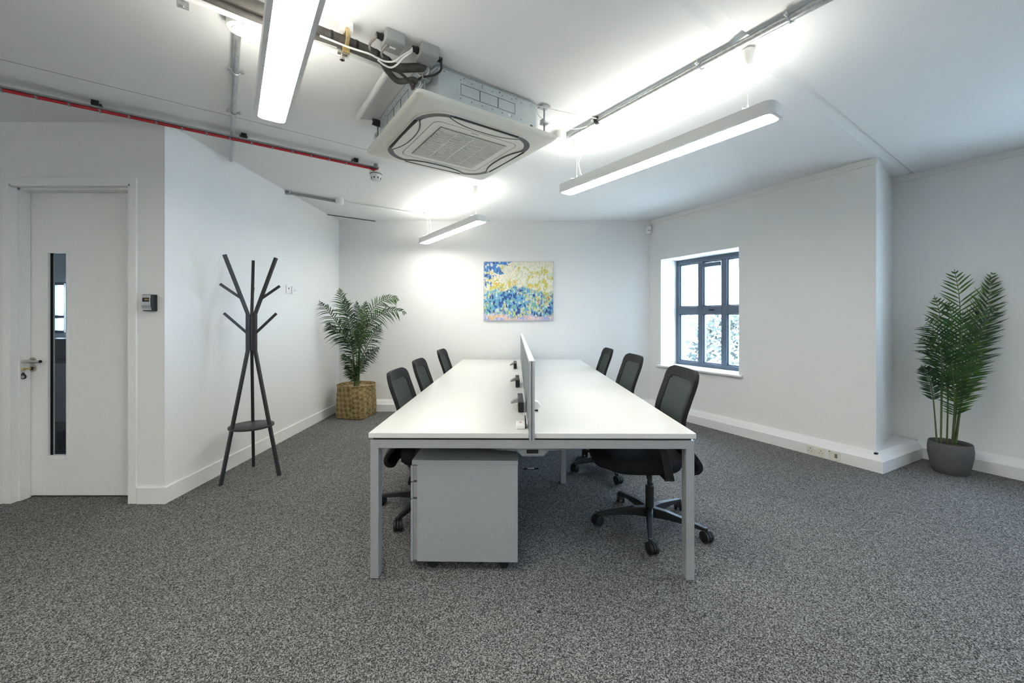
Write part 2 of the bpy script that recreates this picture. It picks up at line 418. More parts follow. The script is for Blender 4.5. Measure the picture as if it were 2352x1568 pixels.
# ---------------------------------------------------------------- outside
tag(MB().box(2, 60, -30, 60, -3.2, -3.0).build('paved_ground', 'ground'), 'pale paved ground outside the window', 'ground', kind='structure')
def house():
    root = empty('house', (9.5, 18.5, -3.0), R(-25)); tag(root, 'pale rendered house with small window, seen through the glass', 'house')
    MB().box(-4.5, 6, 0, 6, 0, 6.6).build('wall', 'render', root)
    m = MB(); m.prism([(-4.8, -.3, 6.6), (-4.8, 6.3, 6.6), (-4.8, 3, 7.4)], (11.1, 0, 0)); m.build('roof', 'roof', root)
    m = MB(); m.box(-4.55, 6.05, -.06, 0, 4.0, 4.06); m.build('ledge', 'roof', root)
    m = MB(); m.box(-2.7, -1.6, -.05, .02, 5.0, 5.9); w = m.build('house_window', 'frame', root)
    m = MB(); m.box(-2.6, -2.2, -.07, -.04, 5.1, 5.8); m.box(-2.1, -1.7, -.07, -.04, 5.1, 5.8); m.build('pane', 'render', w)
house()
def bush(c, r, n, seed, label):
    random.seed(seed); c = Vector(c); m = MB()
    for i in range(n):
        a = random.uniform(0, 2*PI); b = math.acos(random.uniform(-1, 1)); rr = r*random.uniform(.55, 1)**.5*random.uniform(.75, 1.05)
        p = Vector((rr*math.sin(b)*math.cos(a), rr*math.sin(b)*math.sin(a), rr*1.25*math.cos(b)))
        u = Vector((random.uniform(-1, 1), random.uniform(-1, 1), random.uniform(-1, 1))).normalized(); v = u.orthogonal().normalized()
        l = random.uniform(.06, .10); m.faces([p-u*l, p+v*l*.5, p+u*l, p-v*l*.5], [(0, 1, 2, 3)])
    root = empty('tree', c); tag(root, label, 'tree')
    m.build('foliage', 'bush', root)
    MB().tube([(0, 0, -3.0-c.z), (0, 0, -.3)], [.12, .05], 8).build('trunk', 'lag', root)
bush((5.15, 9.6, .35), 1.0, 1700, 3, 'leafy green shrub outside, behind the lower right window panes')

# ---------------------------------------------------------------- room beyond the door
m = MB()
m.box(-7.6, -2.56, 5.6, 5.7, 0, 2.675-1.0-.585)            # far wall below window
m.box(-7.6, -6.42, 5.6, 5.7, 1.09, CEIL); m.box(-5.98, -2.56, 5.6, 5.7, 1.09, CEIL); m.box(-6.42, -5.98, 5.6, 5.7, 1.80, CEIL)
struct(m.build('wall_office_far', 'wall'))
struct(MB().box(-7.7, -7.6, 2.95, 5.7, 0, CEIL).build('wall_office_left', 'wall'))
struct(MB().box(-7.6, -5.4, 2.83, 2.95, 0, CEIL).build('wall_office_near', 'wall'))
struct(MB().box(-7.6, -2.75, 2.95, 5.7, -.1, 0).build('floor_office', 'carpet'))
struct(MB().box(-7.7, -2.56, 2.95, 5.8, CEIL, CEIL+.1).build('ceiling_office', 'ceil'))
wr = struct(empty('window_5'))
m = MB(); m.box(-6.42, -6.38, 5.60, 5.66, 1.09, 1.80); m.box(-6.02, -5.98, 5.60, 5.66, 1.09, 1.80); m.box(-6.38, -6.02, 5.60, 5.66, 1.09, 1.13); m.box(-6.38, -6.02, 5.60, 5.66, 1.76, 1.80); m.box(-6.38, -6.02, 5.60, 5.66, 1.30, 1.34)
m.build('window_frame', 'frame', wr)
m = MB()
for i in range(12): m.box(-6.17+.014*i, -6.163+.014*i, 5.54+.012*(i % 2), 5.565+.012*(i % 2), 1.10, 1.78)
m.build('curtain', 'render', wr)
root = empty('filing_cabinet', (-5.7, 5.05, 0)); tag(root, 'grey office cabinet glimpsed through the glass strip of the door', 'cabinet')
MB().box(-.45, .45, 0, .45, 0, .72).build('body', 'silver2', root)
for k in range(3): MB().box(-.44, .44, -.015, 0, .07+.215*k, .275+.215*k).build('drawer', 'silver2', root)
tag(MB().box(-6.0, -5.5, 5.1, 5.35, .725, 1.04).build('printer', 'darkgrey', bevel=.01), 'dark grey printer on the cabinet beyond the door glass', 'printer')

# ---------------------------------------------------------------- door
root = struct(empty('door_1', (0, 0, 0)))
GX0, GX1, GZ0, GZ1 = -3.372, -3.232, .296, 1.776
yd = 2.927
m = MB(); a, b = DX0+.012, DX1-.012
m.box(a, GX0, yd, yd+.044, .012, DZ-.012); m.box(GX1, b, yd, yd+.044, .012, DZ-.012)
m.box(GX0, GX1, yd, yd+.044, .012, GZ0); m.box(GX0, GX1, yd, yd+.044, GZ1, DZ-.012)
m.build('door_leaf', 'gloss', root)
m = MB(); e = .018
for (x0, x1, z0, z1) in ((GX0-.012, GX0+.004, GZ0-.022, GZ1+.012), (GX1-.004, GX1+.014, GZ0-.022, GZ1+.012), (GX0+.004, GX1-.004, GZ0-.022, GZ0+.006), (GX0+.004, GX1-.004, GZ1-.004, GZ1+.012)):
    m.box(x0, x1, yd-.006, yd+.012, z0, z1)
m.build('glazing_bead', 'gloss', root, bevel=.002)
MB().box(GX0, GX1, yd+.020, yd+.026, GZ0, GZ1).build('glass_pane', 'glass', root)
m = MB(); m.box(GX0, GX0+.004, yd+.012, yd+.03, GZ0, GZ1); m.build('glass_seal', 'gasket', root)
# door lining and stops
m = MB()
m.box(DX0-.002, DX0+.012, DY-.014, yd+.044, 0, DZ); m.box(DX1-.012, DX1+.002, DY-.014, yd+.044, 0, DZ); m.box(DX0, DX1, DY-.014, yd+.044, DZ-.012, DZ+.002)
m.box(DX0+.012, DX0+.026, DY+.03, yd-.002, 0, DZ-.012); m.box(DX1-.026, DX1-.012, DY+.03, yd-.002, 0, DZ-.012); m.box(DX0+.012, DX1-.012, DY+.03, yd-.002, DZ-.026, DZ-.012)
m.build('door_lining', 'gloss', root)
m = MB(); m.box(DX0-.045, DX0, DY-.014, DY, 0, DZ+.045); m.box(DX1, DX1+.045, DY-.014, DY, 0, DZ+.045); m.box(DX0, DX1, DY-.014, DY, DZ, DZ+.045)
m.build('architrave', 'gloss', root, bevel=.003)
hx, hz = -3.478, .99
m = MB(); m.cyl((hx, yd-.010, hz), (hx, yd, hz), .025, 28); m.cyl((hx, yd-.062, hz), (hx, yd-.009, hz), .011, 16)
h = m.build('door_handle', 'chrome', root, smooth=True)
m = MB(); m.tube(smoothpath([(hx, yd-.058, hz), (hx+.012, yd-.066, hz), (hx+.06, yd-.066, hz), (hx+.118, yd-.060, hz)], 5), .0105, 14, flat=.9); m.build('lever', 'chrome', h, smooth=True)
m = MB(); m.cyl((hx+.116, yd-.060, hz), (hx+.121, yd-.060, hz), .0105, 12); m.build('lever_tip', 'black', h)
m = MB(); m.cyl((hx, yd-.009, hz-.054), (hx, yd, hz-.054), .026, 28); k = m.build('lock_rose', 'chrome', root, smooth=True)
m = MB(); m.box(hx-.005, hx+.005, yd-.014, yd-.009, hz-.068, hz-.044); m.build('keyhole', 'black', k)
root = empty('key_fob', (hx-.012, yd-.014, hz-.054)); tag(root, 'brass key in the white door lock with a black oval fob', 'key')
m = MB(); m.box(.005, .013, -.034, 0, -.006, .006); m.cyl((.009, -.034, -.001), (.009, -.050, -.001), .009, 12); m.build('key', 'brass', root)
m = MB(); m.tube([(.009+.010*math.cos(t), -.046, -.016+.012*math.sin(t)) for t in [2*PI*i/14 for i in range(15)]], .0010, 5); m.build('ring', 'chrome', root)
m = MB(); m.prism([(.009+x, -.042, -.05+z) for x, z in [(.022*math.cos(t), -.003+.019*math.sin(t)) if math.sin(t) < .3 else (.010*math.cos(t), .010+.016*math.sin(t)) for t in [2*PI*i/24 for i in range(24)]]], (0, -.006, 0)); m.build('fob', 'black', root, bevel=.001)
m = MB(); m.prism([(.009+.014*math.cos(t), -.0485, -.055+.011*math.sin(t)) for t in [2*PI*i/20 for i in range(20)]], (0, -.001, 0)); m.build('fob_face', 'box', root)

# wall box by the door
root = empty('access_reader', (-2.526, DY, 1.406)); tag(root, 'small silver and black control box on wall beside the door', 'control box')
m = MB(); m.prism([(-.036, 0, -.058), (-.036, -.040, -.056), (-.036, -.048, -.02), (-.036, -.050, .02), (-.036, -.046, .056), (-.036, 0, .058)], (.072, 0, 0)); m.build('case', 'black', root, bevel=.004)
m = MB(); m.prism([(-.032, -.0405, -.053), (-.032, -.0505, -.018), (-.032, -.0525, .02), (-.032, -.0485, .053), (-.032, -.044, .05), (-.032, -.044, -.05)], (.062, 0, 0)); m.build('front_plate', 'alu', root)
m = MB(); m.box(-.022, .022, -.0545, -.050, .006, .034); d = m.build('display', 'black', root)
m = MB()
for i in range(4): m.box(-.006+i*.007, -.0015+i*.007, -.0555, -.054, .016, .026)
m.build('digits', 'lcd', d)

# switch plates on the left wall
def plate(y, z, label, kind):
    root = empty('socket_plate' if kind else 'switch_plate', (-2.44, y, z)); tag(root, label, 'socket' if kind else 'switch')
    MB().box(0, .010, -.043, .043, -.043, .043).build('plate', 'plastic', root, bevel=.003)
    if kind:
        for q in ((-.003, .003, .012, .022), (-.016, -.010, -.008, -.002), (.010, .016, -.008, -.002), (.028, .034, 0, .008)): MB().box(.010, .0115, *q).build('pin_hole', 'darkgrey', root)
    else:
        MB().box(.010, .013, -.012, .004, .004, .018).build('button', 'black', root)
plate(4.385, 1.612, 'white wall plate with one black button, left of the socket', 0)
plate(4.495, 1.608, 'white wall plate with pin holes, right of the black-button plate', 1)
# motion sensor in the corner
pc = WD(1491, 526, 5.60)
root = empty('motion_sensor', pc); tag(root, 'small white motion sensor high in the back right corner', 'sensor')
m = MB(); m.prism([(-.032, .075, .055), (-.032, .0, .055), (-.032, -.006, -.01), (-.032, .012, -.055), (-.032, .075, -.055)], (.064, 0, 0)); m.build('case', 'plastic', root, bevel=.012, seg=3)
m = MB(); m.box(-.022, .022, -.008, 0, -.02, -.016); m.build('lens', 'darkgrey', root)

# sockets in trunking face
fo = RA+RET_N*.07-RN*.07
def on_trunk(t, z, off=0): return fo+RDIR*t+UP*z-RN*off
root = empty('double_socket', on_trunk(.494, .05)); tag(root, 'cream double power socket in the white trunking', 'socket')
MB().cbox(-RN*.003, .006, .148, .078, RN, RDIR).build('plate', 'cream', root, bevel=.002)
for s in (-1, 1):
    for (u, v, a, b) in ((0, .014, .006, .010), (-.012, -.010, .009, .005), (.012, -.010, .009, .005)):
        MB().cbox(RDIR*(s*.045+u)+UP*v-RN*.0065, .002, a, b, RN, RDIR).build('pin_hole', 'darkgrey', root)
for s in (-1, 1): MB().cbox(RDIR*(s*.011)+UP*.022-RN*.009, .008, .010, .016, RN, RDIR).build('switch', 'plastic', root)
root = empty('blank_socket_box', on_trunk(.343, .05)); tag(root, 'open empty socket box right of the double socket', 'socket box')
m = MB()
for (u0, u1, v0, v1) in ((-.043, -.033, -.037, .037), (.033, .043, -.037, .037), (-.033, .033, -.037, -.028), (-.033, .033, .028, .037)):
    m.obox(RDIR*u0+UP*v0-RN*.006, RDIR*(u1-u0), RN*.006, UP*(v1-v0))
m.build('rim', 'cream', root)
MB().obox(RDIR*-.033+UP*-.028-RN*.002, RDIR*.066, RN*.002, UP*.056).build('back', 'cream', root)
MB().cbox(RDIR*-.012+UP*.0-RN*.004, .004, .02, .035, RN, RDIR).build('terminal', 'grille', root)
MB().cbox(RDIR*.038+UP*.032-RN*.008, .003, .008, .008, RN, RDIR).build('screw_hole', 'black', root)

# ---------------------------------------------------------------- desk
DK = empty('bench_desk', (.098, 1.987, 0), R(-.5))
tag(DK, 'long white six-person bench desk on silver frame', 'desk')
TW = .809
def dbox(x0, x1, y0, y1, z0, z1): return MB().box(x0, x1, y0, y1, z0, z1)
for s in (-1, 1):
    for k in range(3):
        x0, x1 = (-TW, -.014) if s < 0 else (.014, TW)
        dbox(x0, x1, k*1.197+.0005, k*1.197+1.1965, .705, .73).build('tabletop', 'desk', DK, bevel=.0015)
def deskframe(y, xa, legs, w=.041, dpt=.055):
    MB().box(-xa, xa, y, y+dpt, .652, .694).build('cross_beam', 'silver', DK, bevel=.002)
    for lx in legs: MB().box(lx-w/2, lx+w/2, y, y+dpt, .004, .652).build('leg', 'silver', DK, bevel=.002)
deskframe(.008, .803, (-.7825, .7825))
deskframe(1.197-.0275, .45, (-.295, .295))
deskframe(2.394-.0275, .45, (-.295, .295))
deskframe(3.591-.063, .803, (-.7825, .7825))
for x in (-.56, .56): MB().box(x-.02, x+.02, .063, 3.528, .655, .694).build('rail', 'silver', DK)
for y in (.014, 3.545): MB().box(-.790, .790, y, y+.03, .694, .705).build('spacer_gap_shade', 'gasket', DK)  # full-width black bars also stand in for the shadow under the tabletop
for y in (1.19, 2.38):
    for x in (-.2, .2): MB().box(x-.02, x+.02, y, y+.03, .694, .705).build('spacer_gap_shade', 'black', DK)
# cable tray
root = empty('cable_tray', (.098, 2.11, .0)); tag(root, 'grey metal cable tray hanging under the near desk beam', 'cable tray')
ZT = .652
prof = [(-.19, ZT), (-.19, .614), (-.075, .606), (-.045, .578), (.045+.02, .578), (.095, .606), (.215, .617), (.215, ZT)]
m = MB(); m.prism([(x, 0, z) for x, z in prof], (0, .0025, 0)); m.build('end_plate', 'silver2', root)
m = MB()
for i in range(1, len(prof)-2):
    (x0, z0), (x1, z1) = prof[i], prof[i+1]
    m.faces([(x0, -.010, z0), (x1, -.010, z1), (x1, .96, z1), (x0, .96, z0), (x0, -.010, z0+.002), (x1, -.010, z1+.002), (x1, .96, z1+.002), (x0, .96, z0+.002)], [(0, 1, 2, 3), (4, 5, 6, 7), (0, 1, 5, 4), (2, 3, 7, 6), (0, 3, 7, 4), (1, 2, 6, 5)])
m.build('trough', 'silver2', root)
m = MB(); m.box(-.022, .040, -.002, 0, .590, .610); m.build('cutout', 'gasket', root)
m = MB(); m.box(-.15, .17, .02, .9, .655, .690); m.build('bracket', 'darkgalv', root)
# screen
DS = empty('desk_screen', (.098, 1.987, 0), R(-.5)); tag(DS, 'long grey desk divider screen with aluminium edge down the desk centre', 'screen')
ZS0, ZS1 = .7315, 1.083
for k in range(3):
    y0 = k*1.197
    fr = MB(); fr.box(-.013, .013, y0+.002, y0+.018, ZS0, ZS1); fr.box(-.013, .013, y0+1.179, y0+1.195, ZS0, ZS1)
    fr.box(-.013, .013, y0+.018, y0+1.179, ZS1-.014, ZS1); fr.box(-.013, .013, y0+.018, y0+1.179, ZS0, ZS0+.014)
    f = fr.build('panel_frame', 'alu', DS)
    MB().box(-.011, .011, y0+.018, y0+1.179, ZS0+.014, ZS1-.014).build('fabric_panel', 'screen', DS)
m = MB(); m.box(-.014, -.003, -.010, .0, .698, ZS1+.003); m.box(.001, .014, -.010, .0, .698, ZS1+.003); m.box(-.003, .001, -.006, .0, .698, ZS1)
m.build('end_profile', 'alu', DS, bevel=.001)
m = MB(); m.box(-.003, .001, -.0066, -.006, .70, ZS1); m.build('profile_slot', 'darkgrey', DS)
MB().box(-.0139, .0139, -.0095, 3.59, ZS1+.003, ZS1+.006).build('top_cap', 'lampbody', DS)
# power modules clipped on the left face of the screen
for i, (y, ln, lab) in enumerate(((2.42, .30, 'black desk power module nearest the camera, left of the screen'), (3.30, .30, 'black desk power module, middle of three along the screen'), (4.50, .30, 'black desk power module farthest along the screen'))):
    root = empty('power_module', (.063-.0087*(y-1.987)+.012, y, .7305)); tag(root, lab, 'power module', 'power modules along the desk screen')
    MB().box(-.034, 0, 0, ln, .004, .062).build('housing', 'black', root, bevel=.003)
    m = MB(); m.prism([(-.034, ln*.5, .03), (-.075, ln*.5, .022), (-.080, ln*.5, .030), (-.060, ln*.5, .046), (-.034, ln*.5, .058)], (0, .05, 0)); m.build('clip', 'box', root, bevel=.003)
    m = MB()
    for x in (-.03, -.008): m.cyl((x, ln*.2, 0), (x, ln*.2, .006), .004, 8)
    m.build('feet', 'black', root)
    if i == 0:
        MB().tube(smoothpath([(-.034, ln*.42, .03), (-.045, ln*.40, .02), (-.052, ln*.34, .006), (-.046, ln*.25, .003)], 4), .003, 6).build('lead', 'cable_w', root)
root = empty('power_module', (.155, 2.46, .7305)); tag(root, 'pale grey clip at the foot of the screen, right side', 'clip')
m = MB(); m.prism([(-.035, 0, .0), (-.005, 0, .0), (.022, 0, .030), (.005, 0, .055), (-.035, 0, .065)], (0, .06, 0)); m.build('clip_body', 'lampbody', root, bevel=.003); root.name = 'screen_clip'
MB().box(-.020, .004, -.004, .002, .0, .010).build('foot', 'black', root)
root = empty('adapter_box', (.045, 2.06, .7305)); tag(root, 'small white box with a red mark on the desk by the screen end', 'box')
MB().box(-.022, .022, 0, .085, 0, .022).build('case', 'plastic', root, bevel=.003)
m = MB(); m.tube([(.0+.006*math.cos(t), .05+.006*math.sin(t), .0225) for t in [2*PI*i/16 for i in range(17)]], .0007, 4); m.cyl((0, .05, .022), (0, .05, .0232), .002, 8); m.build('red_mark', 'redink', root)
MB().box(.022, .028, .01, .09, .0, .05).build('black_bracket', 'black', root)

# ---------------------------------------------------------------- pedestal
PD = empty('mobile_pedestal', (-.243, 2.065, 0), R(-1.0)); tag(PD, 'grey metal mobile drawer pedestal under the near end of the desk', 'pedestal')
MB().box(-.246, .272, .001, .42, .048, .545).build('carcass', 'silver2', PD, bevel=.0015)
m = MB(); m.box(-.272, .274, -.001, .422, .545, .569); m.build('top_panel', 'silver2', PD, bevel=.002)
for (a, b) in ((.048, .366), (.372, .453), (.459, .540)):
    d = MB().box(-.278, -.268, .002, .418, a, b).build('drawer', 'silver2', PD, bevel=.0015)
    MB().box(-.268, -.246, .012, .41, a+.003, b-.003).build('handle_recess', 'alu', d)
for x in (-.17, .20):
    for y in (.04, .36):
        m = MB(); m.cyl((x, y-.012, .024), (x, y-.002, .024), .024, 20); m.cyl((x, y+.002, .024), (x, y+.012, .024), .024, 20); m.cyl((x, y-.002, .024), (x, y+.002, .024), .010, 10); m.box(x-.018, x+.018, y-.011, y+.011, .040, .048)
        m.build('castor', 'black', PD, smooth=True)
m = MB(); m.tube([(-.125, .0, .165), (-.117, .0, .162), (-.108, .0, .161)], .0009, 4); m.build('scuff_mark', 'scuff', PD)

# ---------------------------------------------------------------- task chair
def make_chair():
    root = empty('task_chair')
    # star base
    m = MB(); Rr = .315
    m.lathe([(.020, .062), (.034, .064), (.036, .10), (.030, .118), (.020, .12)], (0, 0, 0), 20)
    for k in range(5):
        a = R(180-72*k); u = Vector((math.cos(a), math.sin(a), 0)); v = Vector((-u.y, u.x, 0))
        st = [(.02, .118, .060, .024), (.10, .116, .068, .021), (.20, .100, .070, .018), (.30, .083, .062, .015), (.335, .077, .060, .013)]
        rows = []
        for (r, zt, zb, hw) in st:
            rows.append([m.b.verts.new(q) for q in (u*r-v*hw+UP*zb, u*r+v*hw+UP*zb, u*r+v*hw*.8+UP*zt, u*r-v*hw*.8+UP*zt)])
        for i in range(len(rows)-1):
            for j in range(4): m.b.faces.new((rows[i][j], rows[i][(j+1) % 4], rows[i+1][(j+1) % 4], rows[i+1][j]))
        m.b.faces.new(rows[0]); m.b.faces.new(rows[-1][::-1])
    base = m.build('star_base', 'black', root, bevel=.003)
    for k in range(5):
        a = R(180-72*k); u = Vector((math.cos(a), math.sin(a), 0)); sw = R(35*(-1)**k); v = Vector((-math.sin(a+sw), math.cos(a+sw), 0)); w = Vector((v.y, -v.x, 0))
        c = u*.32; m = MB()
        m.cyl(c+UP*.045, c+UP*.080, .011, 12)
        cc = c+UP*.033+w*.012
        # hood between the wheels
        hood = [cc+(w*math.cos(t)+UP*math.sin(t))*.034 for t in [R(-10+20*i) for i in range(11)]]
        m.prism([p-v*.006 for p in hood], v*.012)
        cst = m.build('castor', 'black', base, smooth=True)
        m = MB()
        for s in (-1, 1):
            m.tube([cc+v*s*.008, cc+v*s*.011, cc+v*s*.024, cc+v*s*.027], [.029, .033, .033, .027], 22)
        m.build('wheel', 'black', cst, smooth=True)
    m = MB(); m.cyl((0, 0, .11), (0, 0, .25), .026, 20); m.cyl((0, 0, .25), (0, 0, .385), .015, 16); m.build('gas_column', 'black', root, smooth=True)
    # mechanism + lever
    m = MB(); m.prism([(-.13, -.055, .372), (-.11, -.055, .352), (.12, -.055, .352), (.17, -.055, .366), (.17, -.055, .392), (-.13, -.055, .392)], (0, .11, 0)); m.build('mechanism', 'black', root, bevel=.006)
    m = MB(); m.tube(smoothpath([(-.05, -.05, .365), (-.06, -.10, .36), (-.055, -.13, .345), (-.035, -.15, .305)], 5), [.006]*10+[.009]*6, 8, flat=.6); m.build('lever', 'black', root, smooth=True)
    # seat cushion: rows of superellipse outlines
    def outline(hx, hy, cx, z, n=40, e=3.2):
        pts = []
        for i in range(n):
            t = 2*PI*i/n; c, s = math.cos(t), math.sin(t)
            pts.append(Vector((cx+hx*math.copysign(abs(c)**(2/e), c), hy*math.copysign(abs(s)**(2/e), s), z)))
        return pts
    m = MB(); rows = []
    for hx, hy, cx, z in ((.10, .10, -.08, .392), (.215, .205, -.08, .393), (.245, .235, -.09, .405), (.262, .248, -.10, .430), (.265, .250, -.10, .452), (.258, .243, -.10, .470), (.235, .222, -.10, .481), (.16, .15, -.10, .484), (.04, .04, -.1, .482)):
        row = outline(hx, hy, cx, z)
        for p in row:                                   # waterfall front edge
            f = max(0, (-.24-p.x)/.12); p.z -= .022*f*f*(1 if z > .42 else -.3)
        rows.append([m.b.verts.new(p) for p in row])
    for i in range(len(rows)-1):
        for j in range(40): m.b.faces.new((rows[i][j], rows[i][(j+1) % 40], rows[i+1][(j+1) % 40], rows[i+1][j]))
    m.b.faces.new(rows[0][::-1]); m.b.faces.new(rows[-1])
    seat = m.build('seat', 'blackf', root, smooth=60)
    m = MB(); rows = []
    for hx, hy, cx, z in ((.20, .19, -.07, .386), (.225, .215, -.08, .390), (.232, .222, -.085, .398), (.15, .15, -.08, .400)):
        rows.append([m.b.verts.new(p) for p in outline(hx, hy, cx, z)])
    for i in range(len(rows)-1):
        for j in range(40): m.b.faces.new((rows[i][j], rows[i][(j+1) % 40], rows[i+1][(j+1) % 40], rows[i+1][j]))
    m.b.faces.new(rows[0][::-1]); m.b.faces.new(rows[-1])
    m.build('seat_pan', 'black', seat, smooth=60)
    # back: J-shaped shell
    prof = smoothpath([(.238, 0, .982), (.217, 0, .90), (.182, 0, .80), (.152, 0, .70), (.155, 0, .61), (.185, 0, .535), (.228, 0, .478), (.252, 0, .435), (.238, 0, .398), (.19, 0, .378)], 5)
    L = [0]
    for i in range(1, len(prof)): L.append(L[-1]+(prof[i]-prof[i-1]).length)
    T = L[-1]
    def hw(l):
        w = .222 if l < .35 else .222-.012*math.sin(min(1, (l-.35)/.3)*PI/2)
        if l < .075: w -= .075*(1-math.sqrt(max(0, 1-((.075-l)/.075)**2)))
        r = T-l
        if r < .10: w -= .10*(1-math.sqrt(max(0, 1-((.10-r)/.10)**2)))
        return w
    NU = 24
    def P(i, u, off=0):
        p = prof[i]; a = prof[max(0, i-1)]; b = prof[min(len(prof)-1, i+1)]; t = (b-a).normalized()
        nrm = Vector((-t.z, 0, t.x)); nrm = nrm if nrm.x < 0 else -nrm          # towards the sitter
        w = hw(L[i]); y = u*w
        curve = .030*(y/.22)**2
        return Vector((p.x, y, p.z))+Vector((-curve, 0, 0))+nrm*off
    us = [-1+2*j/NU for j in range(NU+1)]
    def inside(i, j):    # cell belongs to the mesh panel window
        l = (L[i]+L[i+1])/2; y = abs((us[j]+us[j+1])/2)*hw(l)
        top, bot, half = .058, .43, .160
        if l < top or l > bot or y > half: return False
        dx = half-y; dy = min(l-top, 99)
        if dx < .035 and dy < .035 and (.035-dx)**2+(.035-dy)**2 > .035**2: return False
        return True
    n = len(prof)
    m = MB(); g = [[m.b.verts.new(P(i, u)) for u in us] for i in range(n)]
    for i in range(n-1):
        for j in range(NU):
            if not inside(i, j): m.b.faces.new((g[i][j], g[i][j+1], g[i+1][j+1], g[i+1][j]))
    for v in [v for v in m.b.verts if not v.link_faces]: m.b.verts.remove(v)
    bk = m.build('backrest_frame', 'chairback', root, smooth=60)
    sd = bk.modifiers.new('thick', 'SOLIDIFY'); sd.thickness = .024; sd.offset = 0
    bv = bk.modifiers.new('bevel', 'BEVEL'); bv.width = .007; bv.segments = 3; bv.limit_method = 'ANGLE'; bv.angle_limit = R(50)
    m = MB(); g = [[m.b.verts.new(P(i, u, .004)) for u in us] for i in range(n)]
    for i in range(n-1):
        for j in range(NU):
            if any(inside(min(max(i+a, 0), n-2), min(max(j+b, 0), NU-1)) for a in (-1, 0, 1) for b in (-1, 0, 1)): m.b.faces.new((g[i][j], g[i][j+1], g[i+1][j+1], g[i+1][j]))
    for v in [v for v in m.b.verts if not v.link_faces]: m.b.verts.remove(v)
    ms = m.build('mesh_panel', 'meshf', root, smooth=60)
    sd = ms.modifiers.new('thick', 'SOLIDIFY'); sd.thickness = .006; sd.offset = 0
    for s in (-1, 1):
        m = MB()
        m.prism([(-.005, s*.262, .392), (.048, s*.262, .380), (.018, s*.262, .52), (-.02, s*.262, .655), (-.065, s*.262, .655), (-.03, s*.262, .52)], (0, s*.014, 0))
        m.box(-.005, .048, min(s*.06, s*.27), max(s*.06, s*.27), .376, .388)
        arm = m.build('armrest', 'black', root, bevel=.003)
        m = MB(); m.box(-.16, .06, s*.268-.035, s*.268+.035, .655, .675); m.build('arm_pad', 'black', arm, bevel=.008)
    return root
c0 = make_chair()
spots = [
 (.866, 2.534, 0, 0, .004, 'black mesh-back office chair at the near right end of the desk'),
 (.850, 3.49, 2, 12, .0, 'black mesh-back office chair, middle one on the window side'),
 (.868, 4.52, -1, 25, -.022, 'black mesh-back office chair, far one on the window side'),
 (-.580, 2.77, 180, 32, -.040, 'black mesh-back office chair behind the grey pedestal'),
 (-.575, 3.40, 181, 14, -.032, 'black mesh-back office chair, middle one on the coat stand side'),
 (-.570, 4.46, 179, 50, -.030, 'black mesh-back office chair, far one on the coat stand side'),
]
chairs = [c0]+[copy_tree(c0) for _ in spots[1:]]
for o, (x, y, rz, br, dz, lab) in zip(chairs, spots):
    o.location = (x, y, 0); o.rotation_euler = (0, 0, R(rz))
    tag(o, lab, 'chair', 'office chairs around the bench desk')
    for ch in o.children:
        nm = ch.name.split('.')[0]
        if nm == 'star_base': ch.rotation_euler = (0, 0, R(br))
        elif nm != 'gas_column': ch.location.z = dz

# ---------------------------------------------------------------- coat stand
cs = Vector((-2.152, 3.328, 0)); CS = empty('coat_stand', cs); tag(CS, 'black metal coat stand with branching hooks and a round shelf', 'coat stand')
az = [Vector((-.49, -.872, 0)), Vector((-.49, .872, 0)), Vector((1, 0, 0))]
for u in az:
    v = Vector((-u.y, u.x, 0))
    m = MB(); m.cyl(u*.018+UP*1.04, u*.018+UP*1.335, .001, 4)
    pts = [u*.229, u*.030+UP*1.030, u*.030+UP*1.335, u*.202+UP*1.797]
    m = MB(); s = .0115
    rows = []
    for i, p in enumerate(pts):
        a = pts[max(0, i-1)]; b = pts[min(3, i+1)]; t = ((p-a).normalized()+(b-p).normalized()).normalized() if 0 < i < 3 else (b-a).normalized()
        if i in (0,): n_ = u
        else: n_ = (u-t*u.dot(t)).normalized()
        rows.append([m.b.verts.new(p+v*s*x+n_*s*y) for x, y in ((-1, -1), (1, -1), (1, 1), (-1, 1))])
    for i in range(3):
        for j in range(4): m.b.faces.new((rows[i][j], rows[i][(j+1) % 4], rows[i+1][(j+1) % 4], rows[i+1][j]))
    m.b.faces.new(rows[0][::-1]); m.b.faces.new(rows[-1])
    lg = m.build('leg', 'blackp', CS, bevel=.001)
    MB().bar(u*.078+UP*1.458, u*.232+UP*1.564, .016, .018).build('hook', 'blackp', CS, bevel=.001)
    MB().bar(u*.036+UP*1.178, u*.205+UP*1.338, .016, .018).build('hook', 'blackp', CS, bevel=.001)
    m = MB()
    for z in (1.09, 1.285): m.cyl(u*.0415+UP*z, u*.043+UP*z, .004, 8)
    m.build('screw', 'black', lg)
MB().cyl((0, 0, 1.035), (0, 0, 1.330), .021, 6).build('core', 'blackp', CS)
m = MB(); m.lathe([(.160, .403), (.163, .405), (.163, .417), (.160, .419)], (0, 0, 0), 48); m.build('shelf', 'blackp', CS, smooth=True)

